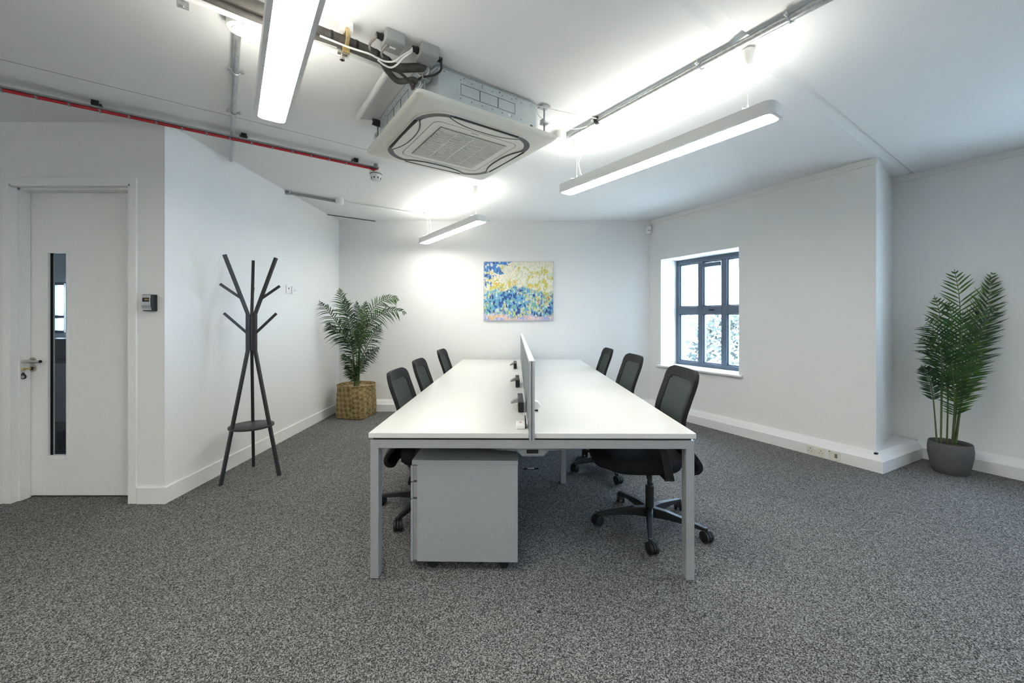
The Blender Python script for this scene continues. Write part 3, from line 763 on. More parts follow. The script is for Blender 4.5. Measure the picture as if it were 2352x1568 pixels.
# ---------------------------------------------------------------- palms
def frond(root, pts, t0, Lmax, mt, n=26, up=(0, -1, 0), droop=.25, stem_r=.006, seed=0, ang=42, wid=.0065, keep_wall=None):
    """one frond: rachis tube (part 'stem') with folded blade leaflets (part 'frond')"""
    rng = random.Random(seed)
    base = Vector(root.location)
    path = smoothpath([Vector(p)-base for p in pts], 8)
    Ls = [0]
    for i in range(1, len(path)): Ls.append(Ls[-1]+(path[i]-path[i-1]).length)
    T = Ls[-1]
    def at(l):
        for i in range(1, len(path)):
            if Ls[i] >= l:
                f = (l-Ls[i-1])/max(1e-6, Ls[i]-Ls[i-1]); return path[i-1].lerp(path[i], f), (path[i]-path[i-1]).normalized()
        return path[-1], (path[-1]-path[-2]).normalized()
    m = MB(); m.tube(path, [stem_r*(1-.75*l/T) for l in Ls], 7)
    st = m.build('stem', 'stem', root, smooth=True)
    m = MB(); face = Vector(up).normalized()
    for i in range(n):
        f = i/(n-1); l = T*(t0+(1-t0)*f)*.998
        p, t = at(l)
        side = t.cross(face).normalized(); nn = side.cross(t).normalized()
        env = (math.sin(PI*min(1, (f*.86+.16))))**.6
        for s in (-1, 1):
            if rng.random() < .03: continue
            ll = Lmax*env*rng.uniform(.85, 1.1); a = R(ang-16*f+rng.uniform(-7, 7))
            tilt = rng.uniform(-.15, .35)
            d = (t*math.cos(a)+side*s*math.sin(a)+nn*tilt).normalized()
            if f > .97: d = (t+side*s*.15).normalized()
            dr = droop*rng.uniform(.6, 1.3)
            w = wid*rng.uniform(.85, 1.15)
            wv = d.cross(nn).normalized(); 
            q = []
            for k, (u, ww) in enumerate(((0, .35), (.25, 1), (.6, .85), (1, .02))):
                c = p+d*ll*u+Vector((0, 0, -1))*dr*ll*u*u
                q.append((c-wv*w*ww, c-nn*w*.35*ww, c+wv*w*ww))
            if keep_wall:
                for tr in q:
                    for c in tr:
                        pass
            vv = [[m.b.verts.new(c) for c in tr] for tr in q]
            for k in range(3):
                for j in range(2): m.b.faces.new((vv[k][j], vv[k][j+1], vv[k+1][j+1], vv[k+1][j]))
    if keep_wall:
        for v in m.b.verts: v.co = keep_wall(v.co+base)-base
    o = m.build('frond', mt, root, smooth=80)
    return o
# left palm in a woven basket
bp = Vector((-2.06, 5.34, 0))
BK = empty('woven_basket', bp, 0); tag(BK, 'woven seagrass basket with square base holding the left palm', 'basket')
def basket():
    m = MB(); rows = []; n = 48
    prof = [(0, .170, 12), (.008, .186, 12), (.05, .196, 10), (.12, .206, 6), (.20, .214, 4), (.30, .224, 2.8), (.40, .234, 2.05), (.425, .238, 2.0), (.430, .232, 2.0), (.415, .226, 2), (.36, .222, 2)]
    for z, r, e in prof:
        row = []
        for i in range(n):
            t = 2*PI*i/n+R(8); c, s = math.cos(t), math.sin(t)
            k = (abs(c)**e+abs(s)**e)**(-1/e)
            rr = r*k
            row.append(m.b.verts.new((rr*math.cos(t-R(0)), rr*math.sin(t), z)))
        rows.append(row)
    for i in range(len(rows)-1):
        for j in range(n): m.b.faces.new((rows[i][j], rows[i][(j+1) % n], rows[i+1][(j+1) % n], rows[i+1][j]))
    m.b.faces.new(rows[0][::-1])
    m.build('basket_body', 'wicker', BK, smooth=50)
    m = MB(); m.tube([(.237*math.cos(t), .237*math.sin(t), .426) for t in [2*PI*i/48 for i in range(49)]], .009, 8); m.build('rim', 'wicker', BK, smooth=True)
    m = MB(); m.lathe([(.222, .385), (.224, .392), (.12, .397), (.02, .399)], (0, 0, 0), 40); m.build('gravel', 'gravel', BK, smooth=True)
basket()
BK.rotation_euler = (0, 0, R(-11))
LP = empty('potted_palm', bp+Vector((0, 0, .40))); tag(LP, 'artificial green palm standing in the woven basket', 'palm')
def keepL(p):
    q = Vector(p)
    if q.x < -2.43: q.x = -2.43+(-2.43-q.x)*.0+.001
    if q.y > 5.67: q.y = 5.665
    return q
g0 = WD(820, 884, 5.34)
def LPt(*a): return [WD(px, py, d) for px, py, d in a]
specs = [
 ((( 818, 884, 5.34), (812, 820, 5.33), (803, 755, 5.30), (790, 705, 5.27), (779, 660, 5.20)), .42, .20, 'leafl', 1),
 (((816, 884, 5.34), (809, 800, 5.28), (789, 764, 5.20), (764, 728, 5.08), (742, 700, 4.98), (733, 690, 4.92)), .33, .19, 'leaf', 2),
 (((822, 884, 5.34), (824, 800, 5.38), (825, 742, 5.42), (819, 690, 5.45)), .45, .14, 'leafb', 3),
 (((823, 884, 5.34), (826, 800, 5.36), (832, 742, 5.38), (841, 690, 5.38)), .45, .14, 'leaf', 4),
 (((824, 884, 5.34), (829, 785, 5.33), (844, 727, 5.34), (866, 700, 5.36), (895, 683, 5.36), (918, 690, 5.34)), .40, .19, 'leafl', 5),
 (((824, 884, 5.34), (830, 785, 5.28), (855, 738, 5.22), (887, 716, 5.15), (918, 714, 5.10), (934, 720, 5.06)), .38, .17, 'leaf', 6),
 (((822, 884, 5.34), (826, 840, 5.30), (838, 805, 5.24), (860, 765, 5.18), (876, 742, 5.12)), .25, .17, 'leaf', 7),
 (((822, 884, 5.34), (827, 850, 5.28), (838, 825, 5.22), (858, 805, 5.14), (872, 797, 5.10)), .25, .13, 'leafb', 8),
 (((818, 884, 5.34), (812, 850, 5.28), (800, 826, 5.22), (786, 812, 5.14)), .25, .12, 'leaf', 9),
 (((817, 884, 5.34), (810, 866, 5.28), (800, 850, 5.22), (794, 838, 5.18)), .2, .09, 'leafb', 10),
 (((817, 884, 5.34), (808, 800, 5.25), (793, 776, 5.16), (771, 757, 5.05), (748, 742, 4.97)), .38, .19, 'leafb', 11),
 (((821, 884, 5.34), (818, 800, 5.22), (808, 745, 5.12), (797, 705, 5.05), (792, 680, 5.0)), .42, .17, 'leafb', 12),
]
for sp, t0, Lm, mt, sd in specs:
    frond(LP, LPt(*sp), t0, Lm*1.12, mt, n=29, droop=.42, seed=sd, stem_r=.010, ang=54, wid=.0072, keep_wall=keepL)
m = MB()
for i in range(7):
    a = i*2.4; m.tube([(.028*math.cos(a), .028*math.sin(a), -.005), (.022*math.cos(a), .022*math.sin(a), .10), (.016*math.cos(a+.3), .016*math.sin(a+.3), .25)], [.014, .012, .006], 8)
m.build('trunk', 'stem', LP, smooth=True)

# right palm in a grey pot
rp = Vector((3.70, 3.40, 0))
PT = empty('plant_pot', rp); tag(PT, 'matte grey round pot in the alcove holding the right palm', 'pot')
m = MB(); m.lathe([(.100, 0), (.106, .004), (.124, .07), (.137, .15), (.139, .20), (.133, .25), (.130, .255), (.126, .252), (.128, .21)], (0, 0, 0), 48); m.build('pot_body', 'potgrey', PT, smooth=60)
m = MB(); m.lathe([(.129, .212), (.127, .222), (.05, .232), (.01, .235)], (0, 0, 0), 32); m.build('soil', 'soil', PT, smooth=True)
RP = empty('potted_palm', rp+Vector((0, 0, .235))); tag(RP, 'tall artificial palm standing in the grey pot', 'palm')
def keepR(p):
    q = Vector(p); d = (q-AA).dot(RN)
    if d > -.02: q = q-RN*(d+.02)
    return q
b0 = 3.40
specs = [
 (((2189, 1018, b0), (2200, 900, b0), (2206, 800, 3.40), (2204, 690, 3.38), (2192, 618, 3.36)), .42, .20, 'leafl', 21),
 (((2187, 1018, b0), (2196, 900, 3.33), (2207, 790, 3.25), (2211, 715, 3.20)), .36, .19, 'leaf', 22),
 (((2161, 1018, b0), (2162, 896, 3.40), (2164, 790, 3.38), (2158, 720, 3.36), (2146, 678, 3.33)), .38, .15, 'leafl', 23),
 (((2152, 1018, b0), (2144, 920, 3.40), (2137, 880, 3.38), (2126, 850, 3.35), (2116, 838, 3.32)), .50, .09, 'leafb', 24),
 (((2196, 1018, b0), (2208, 931, 3.42), (2230, 843, 3.44), (2256, 760, 3.44), (2276, 690, 3.42), (2274, 630, 3.40)), .30, .17, 'leafb', 25),
 (((2195, 1018, b0), (2206, 940, 3.36), (2218, 890, 3.32), (2236, 848, 3.28), (2252, 822, 3.25)), .38, .12, 'leafl', 26),
 (((2193, 1018, b0), (2212, 900, 3.44), (2245, 770, 3.46), (2276, 680, 3.46), (2294, 622, 3.44)), .48, .15, 'leafl', 27),
 (((2175, 1018, b0), (2176, 900, 3.38), (2160, 830, 3.33), (2135, 790, 3.28), (2118, 772, 3.24)), .44, .16, 'leaf', 28),
 (((2187, 1018, b0), (2192, 930, 3.30), (2190, 870, 3.24), (2186, 830, 3.20)), .36, .12, 'leaf', 29),
 (((2161, 1018, b0), (2164, 880, 3.34), (2160, 800, 3.28), (2142, 752, 3.22), (2126, 730, 3.18)), .42, .16, 'leafb', 30),
 (((2193, 1018, b0), (2210, 900, 3.38), (2238, 800, 3.36), (2266, 740, 3.34), (2290, 706, 3.32)), .40, .16, 'leafb', 31),
 (((2175, 1018, b0), (2178, 900, 3.36), (2184, 800, 3.30), (2186, 740, 3.25), (2180, 690, 3.22)), .42, .15, 'leaf', 32),
]
for sp, t0, Lm, mt, sd in specs:
    frond(RP, LPt(*sp), t0, Lm*1.12, mt, n=25, droop=.06, seed=sd, stem_r=.0065, ang=56, wid=.0064, up=(-.62, -.78, 0), keep_wall=keepR)

# ---------------------------------------------------------------- picture (plain generic stand-in for the artwork)
def art():
    m = bpy.data.materials.new('abstract_garden_colours'); t, b = nt(m)
    b.inputs['Roughness'].default_value = .5
    N = t.nodes.new; Lk = t.links.new
    tc = N('ShaderNodeTexCoord'); sx = N('ShaderNodeSeparateXYZ'); Lk(tc.outputs['Generated'], sx.inputs[0])
    mp = N('ShaderNodeMapping'); mp.inputs['Scale'].default_value = (1.2, 1, 1); Lk(tc.outputs['Generated'], mp.inputs[0])
    def noise(s, d=4, dist=0):
        n = N('ShaderNodeTexNoise'); n.inputs['Scale'].default_value = s; n.inputs['Detail'].default_value = d; n.inputs['Distortion'].default_value = dist
        Lk(mp.outputs[0], n.inputs['Vector']); return n
    # short brush dabs
    vo = N('ShaderNodeTexVoronoi'); vo.inputs['Scale'].default_value = 22; vo.inputs['Randomness'].default_value = 1
    st = N('ShaderNodeMapping'); st.inputs['Scale'].default_value = (2.3, 1, 1); st.inputs['Rotation'].default_value = (0, R(25), 0); Lk(tc.outputs['Generated'], st.inputs[0]); Lk(st.outputs[0], vo.inputs['Vector'])
    sc = N('ShaderNodeSeparateColor'); Lk(vo.outputs['Color'], sc.inputs[0])
    def ramp(src, stops):
        r = N('ShaderNodeValToRGB'); r.color_ramp.interpolation = 'CONSTANT' if len(stops) > 4 else 'LINEAR'; e = r.color_ramp.elements
        e[0].position, e[0].color = stops[0][0], stops[0][1]+(1,); e[1].position, e[1].color = stops[-1][0], stops[-1][1]+(1,)
        for p, c in stops[1:-1]:
            x = e.new(p); x.color = c+(1,)
        Lk(src, r.inputs[0]); return r
    nb = noise(4.5, 3, .8)
    def clump(src, k=.62):
        q1 = N('ShaderNodeMapRange'); q1.inputs[1].default_value = .32; q1.inputs[2].default_value = .68; Lk(nb.outputs['Fac'], q1.inputs[0])
        q2 = N('ShaderNodeMix'); q2.inputs[0].default_value = k; Lk(src, q2.inputs[2]); Lk(q1.outputs[0], q2.inputs[3]); return q2.outputs[0]
    sky = ramp(clump(sc.outputs[0]), [(0, (.72, .66, .48)), (.3, (.80, .76, .62)), (.5, (.62, .68, .55)), (.65, (.70, .52, .08)), (.78, (.45, .52, .12)), (.88, (.80, .80, .78)), (.95, (.75, .35, .15))])
    gar = ramp(clump(sc.outputs[1], .5), [(0, (.03, .12, .42)), (.18, (.02, .05, .20)), (.32, (.12, .35, .60)), (.48, (.16, .40, .38)), (.6, (.55, .62, .60)), (.72, (.60, .55, .10)), (.82, (.08, .22, .45)), (.93, (.70, .22, .12))])
    path = ramp(sc.outputs[2], [(0, (.55, .42, .50)), (.3, (.30, .38, .70)), (.55, (.72, .55, .45)), (.75, (.66, .60, .68)), (.9, (.75, .50, .15))])
    n1 = noise(3.2, 4, .6)
    def mask(edge, w, flip=False, amp=.55):
        a = N('ShaderNodeMath'); a.operation = 'MULTIPLY_ADD'; a.inputs[1].default_value = amp; Lk(n1.outputs['Fac'], a.inputs[0]); Lk(sx.outputs['Z'], a.inputs[2])
        mr = N('ShaderNodeMapRange'); mr.inputs[1].default_value = edge-w; mr.inputs[2].default_value = edge+w; Lk(a.outputs[0], mr.inputs[0]); return mr
    m1 = mask(.50+.27, .03); m2 = mask(.10+.14, .02, amp=.28)
    def mix(f, a, b_):
        x = N('ShaderNodeMix'); x.data_type = 'RGBA'; Lk(f, x.inputs[0]); Lk(a, x.inputs[6]); Lk(b_, x.inputs[7]); return x
    x1 = mix(m1.outputs[0], gar.outputs[0], sky.outputs[0]); x2 = mix(m2.outputs[0], path.outputs[0], x1.outputs[2])
    # blue hanging leaf clusters at the top left
    n3 = noise(6.5, 2, 1.5)
    a = N('ShaderNodeMath'); a.operation = 'SUBTRACT'; Lk(sx.outputs['Z'], a.inputs[0]); Lk(sx.outputs['X'], a.inputs[1])
    b2 = N('ShaderNodeMath'); b2.operation = 'MULTIPLY_ADD'; b2.inputs[1].default_value = .9; Lk(n3.outputs['Fac'], b2.inputs[0]); Lk(a.outputs[0], b2.inputs[2])
    mr = N('ShaderNodeMapRange'); mr.inputs[1].default_value = 1.06; mr.inputs[2].default_value = 1.09; Lk(b2.outputs[0], mr.inputs[0])
    blue = ramp(sc.outputs[1], [(0, (.04, .18, .52)), (.5, (.08, .30, .66)), (.75, (.02, .04, .12)), (.85, (.70, .72, .66))])
    x3 = mix(mr.outputs[0], x2.outputs[2], blue.outputs[0])
    n4 = noise(90, 2); r4 = N('ShaderNodeMapRange'); r4.inputs[1].default_value = .3; r4.inputs[2].default_value = .75; r4.inputs[3].default_value = .8; r4.inputs[4].default_value = 1.25; Lk(n4.outputs['Fac'], r4.inputs[0])
    vm = N('ShaderNodeVectorMath'); vm.operation = 'MULTIPLY'; Lk(x3.outputs[2], vm.inputs[0]); Lk(r4.outputs[0], vm.inputs[1])
    Lk(vm.outputs[0], b.inputs['Base Color'])
    return m
pa = WD(1110.5, 600, 5.655); pb = WD(1271.5, 736, 5.655)
root = empty('framed_picture', (pa.x, 5.68, pb.z)); tag(root, 'colourful blue and yellow garden picture in thin silver frame', 'picture')
w, h = pb.x-pa.x, pa.z-pb.z
MB().box(.006, w-.006, -.022, -.004, .006, h-.006).build('canvas', art(), root)
m = MB(); m.box(0, .007, -.028, 0, 0, h); m.box(w-.007, w, -.028, 0, 0, h); m.box(.007, w-.007, -.028, 0, 0, .007); m.box(.007, w-.007, -.028, 0, h-.007, h)
m.build('frame', 'alu', root)

# ---------------------------------------------------------------- pendant lamps
def rrect(L_, w_, r, n=8):
    pts = []
    for (cx, cy, a0) in ((L_/2-r, w_/2-r, 0), (-L_/2+r, w_/2-r, 90), (-L_/2+r, -w_/2+r, 180), (L_/2-r, -w_/2+r, 270)):
        for i in range(n+1):
            a = R(a0+90*i/n); pts.append((cx+r*math.cos(a), cy+r*math.sin(a)))
    return pts
LZ = CAMH+1.05
def make_lamp():
    root = empty('pendant_lamp')
    L_, w_, H = 1.54, .15, .062
    o = rrect(L_, w_, .045); i_ = rrect(L_-.034, w_-.034, .028)
    n = len(o); m = MB()
    va = [m.b.verts.new((x, y, -H)) for x, y in o]; vb = [m.b.verts.new((x, y, 0)) for x, y in o]
    vc = [m.b.verts.new((x, y, -H)) for x, y in i_]; vd = [m.b.verts.new((x, y, 0)) for x, y in i_]
    for k in range(n):
        j = (k+1) % n
        m.b.faces.new((va[k], va[j], vb[j], vb[k])); m.b.faces.new((vc[k], vd[k], vd[j], vc[j]))
        m.b.faces.new((va[k], vc[k], vc[j], va[j])); m.b.faces.new((vb[k], vb[j], vd[j], vd[k]))
    m.build('housing', 'lampbody', root, smooth=40)
    m = MB(); m.prism([(x, y, -H+.002) for x, y in i_], (0, 0, .004)); m.build('lower_diffuser', 'lampw', root)
    m = MB(); m.prism([(x, y, -.010) for x, y in i_], (0, 0, .004)); m.build('upper_diffuser', 'lampup', root)
    for s in (-1, 1):
        x = s*.625
        m = MB(); top = CEIL-LZ
        m.lathe([(.034, 0), (.034, -.004), (.028, -.040), (.019, -.078), (.014, -.084), (.004, -.086)], (x, 0, top), 20); cp = m.build('ceiling_cup', 'lampbody', root, smooth=40)
        m = MB(); m.cyl((x, 0, .045), (x, 0, top-.084), .0011, 6); m.cyl((x, 0, .030), (x, 0, .05), .0045, 8); m.build('suspension_wire', 'cable_w', root)
        m = MB(); m.tube([(x-.035, -w_/2+.01, .0), (x-.035, -w_/2+.01, .014), (x, 0, .032), (x-.0, w_/2-.01, .014), (x, w_/2-.01, .0)], .0016, 6); m.build('hanger', 'cable_w', root)
    return root
lA = Vector((-1.215, 2.03, 0)); lA = lA-D1*.77
lB = (Vector((1.295, 1.95, 0))+Vector((.42, 3.227, 0)))/2
lC = (Vector((-.34, 4.13, 0))+Vector((-1.137, 5.31, 0)))/2
L0 = make_lamp()
lamps = [(lA, 'long white pendant lamp overhead, left of the air conditioner'), (lB, 'long white pendant lamp hanging over the right side of the desk'), (lC, 'long white pendant lamp hanging near the back wall'),
         (Vector((.6, -1.7, 0)), 'added unseen fill lamp behind the viewer, in line with the left lamp'), (Vector((-3.6, -.6, 0)), 'added unseen fill lamp behind the viewer on the door side'), (Vector((-1.7, -2.3, 0)), 'added unseen fill lamp behind the viewer near the rear wall, left'), (Vector((4.1, -1.0, 0)), 'added unseen fill lamp behind the viewer by the windows')]  # the last four are unseen fill lamps, added to brighten the room
ang = math.atan2(D1.y, D1.x)
for i, (p, lab) in enumerate(lamps):
    o = L0 if i == 0 else copy_tree(L0)
    o.location = (p.x, p.y, LZ); o.rotation_euler = (0, 0, ang)
    tag(o, lab, 'lamp', 'suspended linear office lamps')
# feed cable of lamp B and lamp C (loose white flex at the far end)
pb_ = W(1333, 330, KC-.07); pe = W(1334, 412, 1.085)
tag(MB().tube(smoothpath([pb_+Vector((.012, 0, 0)), pb_+Vector((.02, 0, -.06)), pb_+Vector((-.012, 0, -.14)), pe+Vector((-.0, 0, .05)), pe+Vector((.02, 0, -.005)), pe+Vector((-.05, .0, -.02))], 5), .0028, 6).build('lamp_flex', 'cable_w'), 'thin white flex at the far end of the right pendant lamp', 'cable')
tag(MB().tube(smoothpath([W(985, 497, KC-.03), WD(990, 515, 5.18), WD(989, 540, 5.17), WD(984, 549, 5.16), WD(983, 552, 5.15)], 5), .0035, 6).build('lamp_flex', 'cable_w'), 'white flex dropping to the pendant lamp near the back wall', 'cable')

# ---------------------------------------------------------------- ceiling cassette air conditioner
kz = 1.149
cc = Vector((-.365, 2.715, 0))
AC = empty('cassette_air_conditioner', (cc.x, cc.y, CAMH+kz), math.atan2(D2.y, D2.x))   # local x = D2, local y = D1
tag(AC, 'square ceiling cassette air conditioner with ivory grille panel', 'air conditioner')
def sq(half, e, n=96):
    pts = []
    for i in range(n):
        t = 2*PI*i/n; c, s = math.cos(t), math.sin(t); k = (abs(c)**e+abs(s)**e)**(-1/e)
        pts.append((half*k*c, half*k*s))
    return pts
def rr(half, r, n=8): return rrect(2*half, 2*half, r, n)
m = MB()
o1 = [m.b.verts.new((x, y, .012)) for x, y in rr(.475, .03)]; o2 = [m.b.verts.new((x, y, .030)) for x, y in rr(.475, .03)]
o0 = [m.b.verts.new((x, y, .0)) for x, y in rr(.462, .04)]; oi = [m.b.verts.new((x, y, -.004)) for x, y in rr(.405, .15)]; ot = [m.b.verts.new((x, y, .046)) for x, y in rr(.44, .03)]
n = len(o1)
for A_, B_ in ((oi, o0), (o0, o1), (o1, o2), (o2, ot)):
    for k in range(n): m.b.faces.new((A_[k], A_[(k+1) % n], B_[(k+1) % n], B_[k]))
m.b.faces.new(oi); m.b.faces.new(ot)
m.build('fascia', 'panelc', AC, smooth=50)
# air slot ring, inner panel
def ringmesh(a, b, z0, z1):
    m = MB(); n = len(a)
    A_ = [m.b.verts.new((x, y, z0)) for x, y in a]; B_ = [m.b.verts.new((x, y, z0)) for x, y in b]
    A2 = [m.b.verts.new((x, y, z1)) for x, y in a]; B2 = [m.b.verts.new((x, y, z1)) for x, y in b]
    for k in range(n):
        j = (k+1) % n
        m.b.faces.new((A_[k], A_[j], B_[j], B_[k])); m.b.faces.new((A2[k], A2[j], B2[j], B2[k])); m.b.faces.new((A_[k], A_[j], A2[j], A2[k])); m.b.faces.new((B_[k], B_[j], B2[j], B2[k]))
    return m
ringmesh(rr(.394, .170, 10), rr(.360, .150, 10), -.010, -.003).build('air_slot', 'darkgrey', AC)
ringmesh(rr(.399, .173, 10), rr(.394, .170, 10), -.012, -.003).build('slot_lip', 'panelc', AC)
m = MB(); m.prism([(x, y, -.012) for x, y in rr(.362, .152, 10)], (0, 0, .012)); m.build('inner_panel', 'panelc', AC, bevel=.003)
for k in range(4):
    ca, sa = math.cos(k*PI/2), math.sin(k*PI/2)
    def rot(x, y, z): return (x*ca-y*sa, x*sa+y*ca, z)
    # flap: lens between the straight slot and a curve bulging inwards
    n_ = 20; out = []; inn = []
    for i in range(n_+1):
        f = -1+2*i/n_; out.append((f*.235, .380-.006*f*f)); inn.append((f*.235, .372-.050*(1-abs(f)**2.6)))
    m = MB(); m.prism([rot(x, y, -.0165) for x, y in inn+out[::-1]], (0, 0, .004)); fl = m.build('flap', 'panelc', AC)
    m = MB()
    m.tube([rot(x, y, -.0135) for x, y in [(x, y-.004) for x, y in inn]], .0058, 6); m.build('flap_shadow_gap', 'darkgrey', fl)
    m = MB(); m.tube([rot(x, y, -.011) for x, y in [(-.22, .388), (.22, .388)]], .0075, 6); m.build('outlet', 'gasket', fl)
# intake grille
m = MB(); m.box(-.235, .235, -.235, .235, -.014, -.011); m.build('grille_backing', 'grille', AC)
m = MB()
for i in range(30):
    y = -.2255+i*.01555; m.box(-.232, .232, y-.0036, y+.0036, -.021, -.014)
for x in (-.118, 0, .118): m.box(x-.004, x+.004, -.232, .232, -.0195, -.014)
m.build('grille_slats', 'panelc', AC)
ringmesh(rr(.292, .045, 10), rr(.2895, .044, 10), -.0128, -.012).build('seam', 'darkgrey', AC)
# maker's mark on the panel rim
td = bpy.data.curves.new('maker_mark', 'FONT'); td.body = 'DAIKIN'; td.size = .016; td.extrude = .0004; td.align_x = 'CENTER'
to = bpy.data.objects.new('maker_mark', td); C.objects.link(to); td.materials.append(M['darkgrey']); to.parent = AC
to.location = (-.02, -.262, -.0125); to.rotation_euler = (R(180), 0, 0)
bpy.context.view_layer.update()
me = bpy.data.meshes.new_from_object(to.evaluated_get(bpy.context.evaluated_depsgraph_get()))
t2 = bpy.data.objects.new('lettering', me); C.objects.link(t2); t2.parent = AC; t2.location = to.location; t2.rotation_euler = to.rotation_euler
bpy.data.objects.remove(to)
# body
hb = .42; ch = .085; zt = CEIL-(CAMH+kz)-.012
oc = [(hb-ch, hb), (-hb+ch, hb), (-hb, hb-ch), (-hb, -hb+ch), (-hb+ch, -hb), (hb-ch, -hb), (hb, -hb+ch), (hb, hb-ch)]
m = MB(); m.prism([(x, y, .046) for x, y in oc], (0, 0, zt-.046)); m.build('body', 'galvp', AC)
def slots(face):     # knock-out outlines punched on a body face
    m = MB(); zc = .135
    def q(x, z, dx, dz):
        a, b = x-dx/2, x+dx/2
        nonlocal m
        if face == 0: m.box(a, b, -hb-.0012, -hb, z-dz/2, z+dz/2)
        else: m.box(-hb-.0012, -hb, a, b, z-dz/2, z+dz/2)
    for i in range(3):
        for z in (zc-.031, zc+.031): q(-.1375+.125*i, z, .122, .0022)
        for s in (-1, 1): q(-.1375+.125*i+s*.060, zc, .0022, .060)
        m.build('knock_out', 'darkgrey', AC); m = MB()
    for i in range(7):
        for z in (zc-.052, zc+.052): m = MB(); q(-.2+.07*i, z, .005, .005); m.build('rivet', 'darkgrey', AC)
slots(0); slots(1)
m = MB(); m.box(-hb+ch, hb-ch, -hb-.004, -hb, zt-.006, zt-.001); m.box(-hb-.004, -hb, -hb+ch, hb-ch, zt-.006, zt-.001); m.build('top_flange', 'galv', AC)
m = MB()
for i in range(6): m.cyl((-.30+.12*i, -hb-.003, zt-.018), (-.30+.12*i, -hb, zt-.018), .0045, 8)
m.build('screw', 'chrome', AC)
m = MB(); m.cyl((.13, -hb-.002, .085), (.13, -hb, .085), .010, 14); m.build('plug', 'label', AC); m = MB(); m.cyl((.30, -hb-.002, .06), (.30, -hb, .06), .013, 14); m.build('hole', 'darkgrey', AC)
# hanger brackets and rods
for (x, y) in ((-.40, -.40), (.40, -.40), (-.40, .40), (.40, .40)):
    m = MB(); m.cyl((x*1.03, y*1.03, .05), (x*1.03, y*1.03, zt+.010), .005, 8); r_ = m.build('hanger_rod', 'darkgalv', AC)
    m = MB(); m.box(x*1.03-.022, x*1.03+.022, y*1.03-.022, y*1.03+.022, .11, .114); m.box(x*1.03-.018, x*1.03-.014, y*1.03-.02, y*1.03+.02, .114, .14); m.cyl((x*1.03, y*1.03, .114), (x*1.03, y*1.03, .126), .010, 6); m.build('bracket', 'galv', r_); MB().box(x*1.03-.03, x*1.03+.03, y*1.03-.03, y*1.03+.03, zt+.0, zt+.006).build('top_plate', 'galv', r_)
# pipe collars at the near corner
def loc2w(x, y, z=0): return Vector((cc.x, cc.y, CAMH+kz))+D2*x+D1*y+UP*z
root = AC
ap = Vector((-1, -1, 0)).normalized()
for (dx, z, r) in ((-.005, .165, .030), (-.045, .10, .024)):
    perp = Vector((1, -1, 0)).normalized(); b0_ = Vector((-hb+ch/2, -hb+ch/2, z))+perp*dx
    m = MB(); m.cyl(b0_, b0_+ap*.075, r, 20); cl = m.build('pipe_collar', 'box', AC, smooth=True)
    m = MB(); m.tube([b0_+ap*.055+(perp*math.cos(t)+UP*math.sin(t))*(r+.002) for t in [2*PI*i/24 for i in range(25)]], .004, 6); m.build('band', 'cable_w', cl)

# ---------------------------------------------------------------- pipes, cables, boxes on the ceiling
def cable(name, pts, r, mt, label, cat, n=8, sm=6, bands=None, group=None):
    pts = [Vector(p) for p in pts]
    path = smoothpath(pts, sm) if sm else pts
    o = MB().tube(path, r, n).build(name, mt, smooth=True)
    if bands:
        root = empty(name, (0, 0, 0)); o.name = 'run'; o.parent = root
        for i in bands:
            a = path[i]; t = (path[i+1]-path[i]).normalized()
            MB().tube([a-t*.006, a+t*.006], (r if not isinstance(r, list) else r[i])*1.09, n).build('band', 'black', root)
        o = root; o.name = name
    tag(o, label, cat, group); return o
col1 = loc2w(-hb+ch/2, -hb+ch/2, .165)+(-D2-D1).normalized()*.07-(D2-D1).normalized()*.005
col2 = loc2w(-hb+ch/2, -hb+ch/2, .10)+(-D2-D1).normalized()*.07-(D2-D1).normalized()*.045
cable('insulated_pipe', [W(440, -45, 1.31), W(610, 22, 1.31), W(735, 72, 1.31), W(800, 97, 1.31), W(850, 118, 1.31), W(885, 138, 1.31), W(910, 155, 1.30), col1+(-D2-D1).normalized()*.01, col1+(D2+D1).normalized()*.01], .022, 'lag', 'thick dark insulated pipe running over to the air conditioner', 'pipe', n=14, bands=[8, 14, 20, 26, 31])
cable('insulated_pipe', [W(440, -20, 1.285), W(610, 50, 1.285), W(735, 86, 1.285), W(800, 110, 1.285), W(850, 130, 1.285), W(876, 142, 1.28), W(892, 165, 1.27), W(915, 186, 1.255), col2+(-D2-D1).normalized()*.02, col2+(D2+D1).normalized()*.01], .015, 'lag', 'thinner dark insulated pipe looping below into the air conditioner', 'pipe', n=12)
cable('white_waste_pipe', [W(395, -20, 1.335), W(610, 62, 1.335), W(716, 99, 1.335), W(808, 131, 1.335), W(884, 158, 1.335), W(889, 166, 1.335), W(822, 270, 1.335), W(826, 275, 1.335), W(860, 282, 1.335)], .016, 'plastic', 'white plastic drain pipe stepping round the air conditioner', 'pipe', n=12, sm=0)
tag(MB().tube([W(856, 279, 1.333), W(877, 286, 1.333)], .022, 10).build('hose_sleeve', 'gasket'), 'black rubber sleeve where the drain meets the air conditioner', 'sleeve')
cable('flat_cable_bundle', [W(480, -12, 1.33), W(530, 12, 1.32), W(575, 26, 1.32), W(620, 38, 1.32)], .024, 'cable_g', 'brown-grey cable bundle at the top edge left of the lamp', 'cable', n=10)
cable('cream_cable', [W(500, -8, 1.36), W(560, 8, 1.36), W(618, 22, 1.36)], .006, 'cable_w', 'thin white cable above the grey bundle at the top edge', 'cable')

